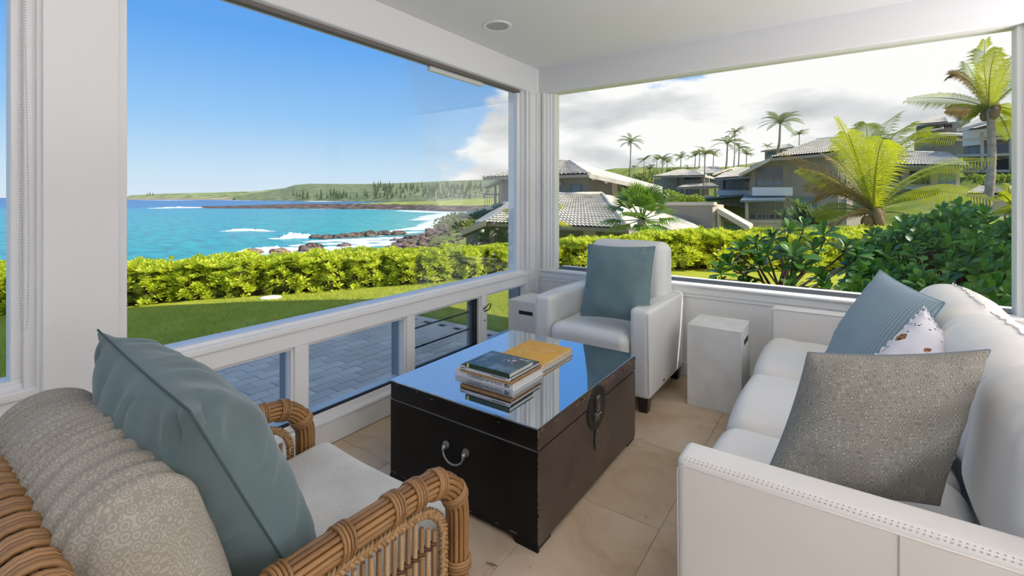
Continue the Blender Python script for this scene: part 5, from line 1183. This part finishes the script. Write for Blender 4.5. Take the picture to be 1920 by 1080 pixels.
# ------------------------------------------------------------------ villas beyond the hedge
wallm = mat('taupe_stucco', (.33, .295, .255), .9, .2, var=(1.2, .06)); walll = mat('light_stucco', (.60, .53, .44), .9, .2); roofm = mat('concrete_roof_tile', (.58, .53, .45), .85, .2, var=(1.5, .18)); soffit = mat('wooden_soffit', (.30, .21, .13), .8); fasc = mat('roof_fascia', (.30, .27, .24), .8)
whitep = mat('white_parapet', (.62, .64, .66), .7); awn = mat('blue_grey_metal_roof', (.13, .19, .23), .5); hglass = mat('house_glass', (.05, .075, .10), .08, .6); hglass_b = mat('blue_house_glass', (.12, .20, .27), .1, .6); hglass_g = mat('green_reflecting_glass', (.08, .10, .045), .12, .6); wfr = mat('house_window_frame', (.22, .21, .20), .6); drkm = mat('dark_opening', (.03, .028, .026), .8); rail_m = mat('dark_railing', (.04, .04, .04), .5)
class Fac:
    """a vertical wall through two plan points (pixel column, depth)"""
    def __init__(s, parent, a, b): s.p = parent; s.A = at(a[0], HY, a[1]); s.B = at(b[0], HY, b[1]); s.t = (s.B - s.A).normalized(); n = V(-s.t.y, s.t.x, 0); s.n = n if n.dot(-s.A) > 0 else -n
    def pt(s, px, py):
        u = (px - CX) / F; dr_ = FW + RT * u; den = dr_.dot(s.n); d_ = s.A.dot(s.n) / den if True else 0
        A0 = V(s.A.x, s.A.y, 0); d_ = A0.dot(s.n) / den; q = dr_ * d_; return V(q.x, q.y, EYE - d_ * (py - HY) / F)
    def wall(s, pts, m=None, name='wall', th=.25): return MB().slab([s.pt(*q) for q in pts], s.n * -th).build(name, m or wallm, s.p)
    def quad(s, mb, x0, y0, x1, y1, off, th): q = [s.pt(x0, y1), s.pt(x1, y1), s.pt(x1, y0), s.pt(x0, y0)]; mb.slab([p + s.n * off for p in q], s.n * -th); return mb
    def win(s, x0, y0, x1, y1, m=None, nx=1, ny=1, name='window', fw=.07, frame=None):
        mb = MB(); q0, q1 = s.pt(x0, y1), s.pt(x1, y0); w_ = (V(q1.x, q1.y, 0) - V(q0.x, q0.y, 0)).length; h_ = q1.z - q0.z; ex = (x1 - x0) * fw / max(w_, .1); ey = (y1 - y0) * fw / max(h_, .1)
        s.quad(mb, x0, y0, x1, y0 + ey, .05, .12); s.quad(mb, x0, y1 - ey, x1, y1, .05, .12)
        for k in range(nx + 1): xx = x0 + (x1 - x0 - ex) * k / nx; s.quad(mb, xx, y0 + ey, xx + ex, y1 - ey, .05, .12)
        for k in range(1, ny): yy = y0 + (y1 - y0) * k / ny; s.quad(mb, x0, yy, x1, yy + ey * .7, .045, .11)
        f = mb.build(name, frame or wfr, s.p)
        for k in range(nx):
            xa = x0 + (x1 - x0 - ex) * k / nx + ex; xb = x0 + (x1 - x0 - ex) * (k + 1) / nx; s.quad(MB(), xa, y0 + ey, xb, y1 - ey, .02, .05).build('pane', m or hglass, f)
        return f
def roofslab(parent, pts, th=.18, m=None, name='roof'): return MB().slab([at(*q) for q in pts], V(0, 0, -th)).build(name, m or roofm, parent)
def tiled(parent, eL, eR, rR, rL, rows, cols, h=.06, m=None, name='roof_tiles', th=.16):
    eL, eR, rR, rL = [at(*q) for q in (eL, eR, rR, rL)]; nrm = (eR - eL).cross(rL - eL).normalized(); nrm = nrm if nrm.z > 0 else -nrm; L_ = []
    for j in range(rows):
        for t_, lift in ((j / rows, h), ((j + 1) / rows, 0)):
            a = eL.lerp(rL, t_); b_ = eR.lerp(rR, t_); row = []
            for i in range(cols * 4 + 1):
                u = i / (cols * 4); row.append(a.lerp(b_, u) + nrm * (lift + h * .9 * abs(math.sin(u * cols * math.pi))))
            L_.append(row)
    mb = MB().grid(L_, False); r_ = tag(mb.build(name, m or roofm, parent), kind='stuff'); MB().slab([eL, eR, rR, rL], -nrm * th).build('roof_deck', fasc, parent); return r_
def cap(parent, pts, r_=.12, m=None, name='ridge_cap'): return MB().tube([at(*q) for q in pts], r_, 8).build(name, m or roofm, parent)
def house(label, px, py, d_, name='villa'): return thing(name, label, 'house', at(px, py, d_))

# villa behind the corner post, upper storey
h = house('tiled villa with a long sloping roof seen behind the corner post', 1080, 430, 28)
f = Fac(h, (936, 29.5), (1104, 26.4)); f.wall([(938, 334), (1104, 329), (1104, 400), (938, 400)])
f.win(944, 338, 974, 384, hglass_b, 1, 1); f.win(1034, 337, 1048, 384, hglass_b, 1); f.win(1070, 345, 1090, 362, hglass_b, 1)
f.quad(MB(), 1050, 341, 1054, 347, .15, .15).build('wall_lamp', walll, h)
MB().tube([at(939, 335, 29), at(939, 392, 29)], .13, 6).build('post', wallm, h); MB().tube([at(929, 340, 30), at(929, 392, 30)], .08, 6).build('post', wallm, h)
g = Fac(h, (1104, 26.4), (1238, 29.0)); g.wall([(1104, 327), (1236, 356), (1236, 400), (1104, 400)])
g.win(1158, 346, 1178, 380, drkm, 2); g.win(1196, 350, 1212, 378, drkm, 1); g.quad(MB(), 1146, 342, 1156, 384, .08, .1).build('pilaster', walll, h)
g.quad(MB(), 1186, 346, 1192, 384, .1, .12).build('pilaster', walll, h)
tiled(h, (905, 333, 29), (1105, 327, 25.4), (1068, 303, 31), (1034, 304, 32), 12, 26)
roofslab(h, [(1105, 326, 25.4), (1242, 355, 26.5), (1242, 350, 34), (1068, 301, 31)], .22)
cap(h, [(1032, 303, 32), (1068, 302, 31)]); cap(h, [(1068, 302, 31), (1105, 326, 25.4)], .10)
roofslab(h, [(903, 330, 29.5), (960, 322, 30), (1000, 308, 32), (940, 320, 34)], .2)
roofslab(h, [(906, 348, 28.5), (938, 335, 28.5), (948, 338, 31), (914, 350, 31)], .14, fasc, 'porch_roof')
for px, py in ((1112, 335), (1136, 341), (1184, 350)): MB().tube([at(px, py, 25.9), at(px + 3, py + .5, 27.2)], .10, 6).build('rafter', walll, h)
rl = MB(); 
for k in range(7): rl.tube([at(909 + k * 4.3, 364, 28.5), at(909 + k * 4.3, 386, 28.5)], .02, 4)
rl.tube([at(907, 364, 28.5), at(937, 364, 28.5)], .03, 4); rl.tube([at(907, 386, 28.5), at(937, 386, 28.5)], .03, 4); rl.build('railing', rail_m, h)
# lower wing of the same villa
h = house('low garden villa wing with rows of curved roof tiles under the upper villa', 1090, 470, 20)
roofslab(h, [(860, 404, 27), (945, 377, 27), (975, 383, 29), (905, 409, 27.5)], .12, awn, 'metal_canopy')
f = Fac(h, (874, 23.5), (1176, 20.5)); f.wall([(874, 440), (910, 422), (1176, 428), (1176, 490), (874, 490)])
f.win(898, 433, 921, 456, hglass, 2); f.win(931, 428, 972, 478, hglass_g, 1); f.win(1036, 436, 1092, 478, hglass_g, 1); f.quad(MB(), 1095, 432, 1118, 478, .12, .14).build('pilaster', walll, h)
f.quad(MB(), 1100, 444, 1107, 458, .2, .1).build('wall_lamp', walll, h); f.quad(MB(), 921, 428, 929, 480, .1, .14).build('pilaster', wallm, h); f.win(1122, 436, 1168, 472, hglass_g, 1)
g = Fac(h, (1176, 20.5), (1330, 25)); g.wall([(1176, 430), (1330, 440), (1330, 480), (1176, 490)])
tiled(h, (908, 418, 22.4), (1179, 430, 19.6), (1129, 366, 25.2), (1000, 366, 26.5), 15, 36)
roofslab(h, [(1179, 429, 19.6), (1340, 440, 23), (1216, 374, 31), (1129, 364, 25.2)], .2)
roofslab(h, [(906, 416, 22.4), (1002, 366, 26.5), (960, 372, 29), (890, 415, 26)], .2)
cap(h, [(1000, 365, 26.5), (1129, 364, 25.2)], .13); cap(h, [(1129, 364, 25.2), (1179, 428, 19.6)], .11)
roofslab(h, [(864, 432, 21.5), (910, 413, 21.5), (912, 419, 23), (868, 436, 23)], .25, fasc, 'rake_beam'); MB().tube([at(903, 430, 22), at(903, 436, 22)], .12, 6).build('soffit_lamp', whitep, h)
# garage block with parapet and a raked porch
h = house('flat topped taupe block with a raked porch roof between the villas', 1330, 440, 25)
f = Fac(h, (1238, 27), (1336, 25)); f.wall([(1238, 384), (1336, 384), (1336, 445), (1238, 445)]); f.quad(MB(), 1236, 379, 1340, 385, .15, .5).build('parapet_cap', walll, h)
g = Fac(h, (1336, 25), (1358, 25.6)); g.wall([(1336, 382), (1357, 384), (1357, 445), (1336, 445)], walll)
roofslab(h, [(1345, 390, 24.5), (1404, 424, 24.0), (1412, 420, 26), (1354, 388, 27)], .28, walll, 'porch_roof'); MB().slab([at(1346, 398, 24.7), at(1402, 428, 24.2), at(1408, 425, 26), at(1354, 396, 27)], (0, 0, -.1)).build('soffit', soffit, h)
MB().tube([at(1348, 408, 25), at(1380, 418, 25)], .09, 6).build('beam', soffit, h); MB().tube([at(1349, 392, 25), at(1349, 440, 25)], .12, 6).build('post', walll, h); MB().tube([at(1392, 428, 25), at(1392, 450, 25)], .1, 6).build('post', walll, h)
# middle villas
h = house('hipped villa with a lower veranda roof in the middle distance', 1285, 372, 60)
f = Fac(h, (1226, 62), (1345, 58)); f.wall([(1238, 328), (1330, 328), (1330, 372), (1238, 372)]); f.win(1283, 332, 1314, 345, hglass, 3); f.win(1270, 330, 1273, 370, drkm, 1); f.win(1289, 354, 1298, 364, hglass_b, 2); f.win(1281, 354, 1287, 370, whitep, 1)
f.quad(MB(), 1224, 336, 1238, 352, -.5, .2).build('side_wall', fasc, h); f.quad(MB(), 1312, 346, 1318, 372, .1, .2).build('pilaster', walll, h)
tiled(h, (1222, 331, 57), (1322, 329, 56), (1300, 318, 66), (1274, 318, 66), 8, 22, .06); roofslab(h, [(1322, 329, 56), (1342, 334, 62), (1300, 317, 66)], .2)
tiled(h, (1268, 352, 54), (1350, 351, 53), (1335, 343, 59), (1290, 344, 59), 5, 18, .06, None, 'veranda_roof'); MB().tube([at(1274, 352, 55), at(1274, 372, 55)], .15, 6).build('post', wallm, h); MB().tube([at(1342, 352, 55), at(1342, 368, 55)], .15, 6).build('post', wallm, h)
f.quad(MB(), 1312, 366, 1344, 374, .8, .2).build('garden_wall', whitep, h)
h = house('distant brown roofed villa half hidden behind the middle villas', 1330, 330, 85)
f = Fac(h, (1302, 88), (1362, 84)); f.wall([(1304, 325), (1360, 325), (1360, 362), (1304, 362)]); tiled(h, (1294, 326, 84), (1366, 325, 82), (1345, 312, 92), (1318, 312, 92), 7, 18, .07); f.win(1325, 330, 1345, 340, hglass, 2)
h = house('villa with tall glazing and a white balcony left of the large right hand villa', 1372, 390, 40)
f = Fac(h, (1344, 41), (1412, 39)); f.wall([(1348, 334), (1412, 332), (1412, 395), (1348, 395)]); f.win(1355, 336, 1362, 356, drkm, 1); f.win(1365, 335, 1392, 357, hglass_b, 3); f.win(1396, 334, 1408, 356, hglass, 2); f.win(1358, 380, 1398, 394, hglass_g, 3)
f.quad(MB(), 1352, 357, 1412, 366, 1.0, .2).build('balcony', whitep, h); tiled(h, (1338, 335, 38), (1406, 330, 36), (1414, 316, 44), (1378, 313, 46), 8, 20, .05); roofslab(h, [(1310, 371, 37), (1395, 364, 36), (1400, 367, 40), (1330, 374, 41)], .14, awn, 'metal_canopy')
roofslab(h, [(1336, 326, 40), (1370, 314, 42), (1384, 316, 46), (1350, 328, 46)], .15)
# large right hand villa
h = house('large taupe villa with a white balcony and tiled roof behind the young palm', 1500, 435, 32)
f = Fac(h, (1398, 32), (1476, 31.5)); f.wall([(1408, 310), (1440, 298), (1476, 290), (1476, 436), (1408, 436)]); f.win(1418, 312, 1468, 338, hglass, 1); f.win(1418, 338, 1468, 349, hglass_b, 3)
f.quad(MB(), 1400, 352, 1472, 367, 1.3, .2).build('balcony', whitep, h); roofslab(h, [(1388, 375, 29.6), (1473, 373, 29.2), (1472, 366, 31.4), (1396, 366, 31.6)], .12, awn, 'awning')
f.win(1402, 377, 1470, 411, hglass_g, 4, 2); f.quad(MB(), 1400, 412, 1474, 418, .3, .3).build('ledge', walll, h); f.win(1404, 400, 1466, 412, hglass, 5); f.quad(MB(), 1400, 418, 1474, 430, .2, .3).build('base_wall', walll, h)
MB().tube([at(1400, 377, 30.2), at(1400, 412, 30.2)], .1, 6).build('post', walll, h)
g = Fac(h, (1476, 31.5), (1572, 30)); g.wall([(1474, 292), (1572, 284), (1572, 440), (1474, 440)]); g.win(1487, 368, 1533, 392, hglass_b, 2)
e = Fac(h, (1572, 30), (1640, 33)); e.wall([(1572, 284), (1640, 286), (1640, 440), (1572, 440)]); e.win(1574, 304, 1586, 348, hglass, 1, 2); e.win(1574, 372, 1586, 424, hglass, 1, 2); e.win(1600, 372, 1625, 400, hglass, 1)
tiled(h, (1444, 297, 30), (1610, 283, 28.5), (1600, 254, 38), (1530, 264, 39), 10, 34, .09); cap(h, [(1530, 263, 39), (1600, 253, 38)], .12)
roofslab(h, [(1385, 326, 31), (1446, 295, 30), (1532, 262, 39), (1410, 318, 38)], .2); MB().slab([at(1388, 329, 31), at(1446, 298, 30.2), at(1452, 298, 33), at(1398, 328, 34)], (0, 0, -.12)).build('soffit', soffit, h)
h = house('small pavilion on the ridge above the large right hand villa', 1455, 296, 90)
f = Fac(h, (1428, 92), (1480, 90)); f.wall([(1434, 283), (1478, 280), (1478, 300), (1434, 300)]); f.win(1438, 285, 1470, 294, hglass_b, 3); tiled(h, (1426, 284, 88), (1492, 276, 86), (1480, 270, 96), (1464, 271, 97), 5, 16, .08)
h = house('tan villa with dark windows mostly hidden by the young palm fronds', 1720, 400, 42)
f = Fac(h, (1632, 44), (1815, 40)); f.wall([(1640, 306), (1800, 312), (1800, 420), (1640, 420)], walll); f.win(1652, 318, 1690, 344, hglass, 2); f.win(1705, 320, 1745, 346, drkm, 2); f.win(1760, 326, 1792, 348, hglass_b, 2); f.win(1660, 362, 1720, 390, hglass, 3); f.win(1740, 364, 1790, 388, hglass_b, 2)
f.quad(MB(), 1640, 350, 1800, 355, .8, .9).build('balcony_slab', whitep, h)
tiled(h, (1622, 308, 41), (1822, 312, 38), (1780, 288, 50), (1670, 285, 52), 10, 30, .08); cap(h, [(1670, 284, 52), (1780, 287, 50)], .14)
# hillside apartment block on the right
h = house('three storey apartment block with balconies at the right edge', 1870, 325, 48)
f = Fac(h, (1796, 50), (1990, 44)); f.wall([(1806, 246), (1990, 196), (1990, 330), (1806, 330)])
for (x0_, y0_, x1_, y1_, m_, n_) in [(1818, 240, 1845, 262, hglass_b, 2), (1852, 232, 1872, 256, hglass_b, 2), (1876, 226, 1900, 252, drkm, 1), (1904, 222, 1960, 250, hglass, 3), (1815, 274, 1850, 292, hglass_b, 2), (1855, 270, 1900, 290, hglass, 3), (1906, 262, 1960, 288, drkm, 2), (1860, 296, 1900, 320, drkm, 1), (1906, 296, 1960, 320, hglass, 3)]: f.win(x0_, y0_, x1_, y1_, m_, n_)
for (ya, yb, yc, yd) in ((262, 268, 254, 262), (291, 296, 286, 293), (320, 325, 318, 324)):
    MB().slab([f.pt(1800, ya) + f.n * 1.4, f.pt(1990, yc) + f.n * 1.4, f.pt(1990, yc), f.pt(1800, ya)], (0, 0, -.25)).build('balcony_slab', walll, h)
MB().slab([f.pt(1812, 248) + f.n * 1.35, f.pt(1900, 238) + f.n * 1.35, f.pt(1900, 254) + f.n * 1.35, f.pt(1812, 263) + f.n * 1.35], f.n * -.1).build('parapet', whitep, h)
MB().slab([f.pt(1812, 266) + f.n * 1.35, f.pt(1850, 262) + f.n * 1.35, f.pt(1850, 272) + f.n * 1.35, f.pt(1812, 276) + f.n * 1.35], f.n * -.1).build('parapet', whitep, h)
for px in (1901, 1848): MB().tube([f.pt(px, 250) + f.n * 1.3, f.pt(px, 325) + f.n * 1.3], .14, 6).build('post', walll, h)
roofslab(h, [(1794, 242, 46), (2000, 186, 41), (2000, 166, 50), (1850, 214, 56)], .3)
h = house('stepped hilltop apartments left of the three storey block', 1760, 290, 75)
f = Fac(h, (1712, 78), (1830, 72)); f.wall([(1718, 236), (1790, 228), (1808, 236), (1808, 300), (1718, 300)]); f.win(1722, 236, 1760, 243, hglass, 3); f.win(1768, 232, 1786, 240, drkm, 3); f.win(1725, 250, 1762, 258, hglass, 2); f.win(1784, 259, 1812, 269, hglass_b, 4)
tiled(h, (1708, 234, 74), (1778, 229, 72), (1772, 220, 84), (1750, 221, 84), 6, 18, .09); roofslab(h, [(1722, 247, 72), (1768, 240, 71), (1770, 237, 76), (1730, 243, 77)], .2); roofslab(h, [(1745, 251, 71), (1815, 252, 70), (1812, 246, 77), (1750, 246, 78)], .25)
f.quad(MB(), 1716, 262, 1808, 300, .6, .3).build('lower_wall', wallm, h)
h = house('small white tower house on the hilltop', 1806, 250, 95)
f = Fac(h, (1790, 96), (1824, 94)); f.wall([(1792, 212), (1820, 212), (1820, 262), (1792, 262)], whitep); f.win(1797, 218, 1814, 226, hglass, 3); roofslab(h, [(1788, 213, 92), (1825, 211, 91), (1818, 206, 100), (1797, 207, 101)], .25); f.quad(MB(), 1790, 229, 1822, 232, .4, .3).build('ledge', walll, h)
h = house('low tiled outbuilding with a pale wall behind the tall palm trunk', 1860, 420, 30)
f = Fac(h, (1815, 31), (1950, 29)); f.wall([(1822, 366), (1940, 368), (1940, 436), (1822, 436)], walll); f.win(1852, 376, 1858, 402, drkm, 1); tiled(h, (1812, 364, 29), (1890, 366, 28), (1878, 353, 33), (1836, 350, 34), 5, 18, .08); f.quad(MB(), 1840, 405, 1940, 409, .3, .3).build('wall_cap', whitep, h)
h = thing('retaining_wall', 'taupe retaining wall below the bright hillside hedge', 'wall', at(1870, 362, 40)); f = Fac(h, (1800, 41), (2000, 38)); f.wall([(1845, 343), (1990, 342), (1990, 362), (1845, 362)])
# hillside planting near the villas
sc2 = leafmat('hillside_hedge_leaf', (.20, .32, .02), (.45, .52, .05), .35, .4); rr = random.Random(19)
for k in range(9): blob_bush('bright green hedge bush above the retaining wall', 'hedge_bush', at(1828 + k * 15, 336, 42), .55, .4, sc2, 60, .2, 'hedge above the retaining wall', 300 + k)
for k, (px, py, d_, rx, rz, lab) in enumerate([(1246, 372, 38, 1.25, .62, 'rounded green shrub between the tiled villa and the flat topped block'), (1276, 378, 36, .7, .5, 'small yellow green shrub above the flat topped block'), (1300, 376, 36, .8, .4, 'low yellow green shrub above the parapet'), (1200, 342, 70, 1.6, 1.2, 'green shrub below the lone slender palm'), (1222, 337, 85, 2, 1.4, 'wide shrub on the ridge beside the distant palms'), (1265, 326, 100, 2, 1.2, 'dark shrub among the distant palms on the ridge')]): blob_bush(lab, 'garden_shrub', at(px, py, d_), rx, rz, sc2 if k < 3 else scrub_m, 140, rx * .22, None, 400 + k)
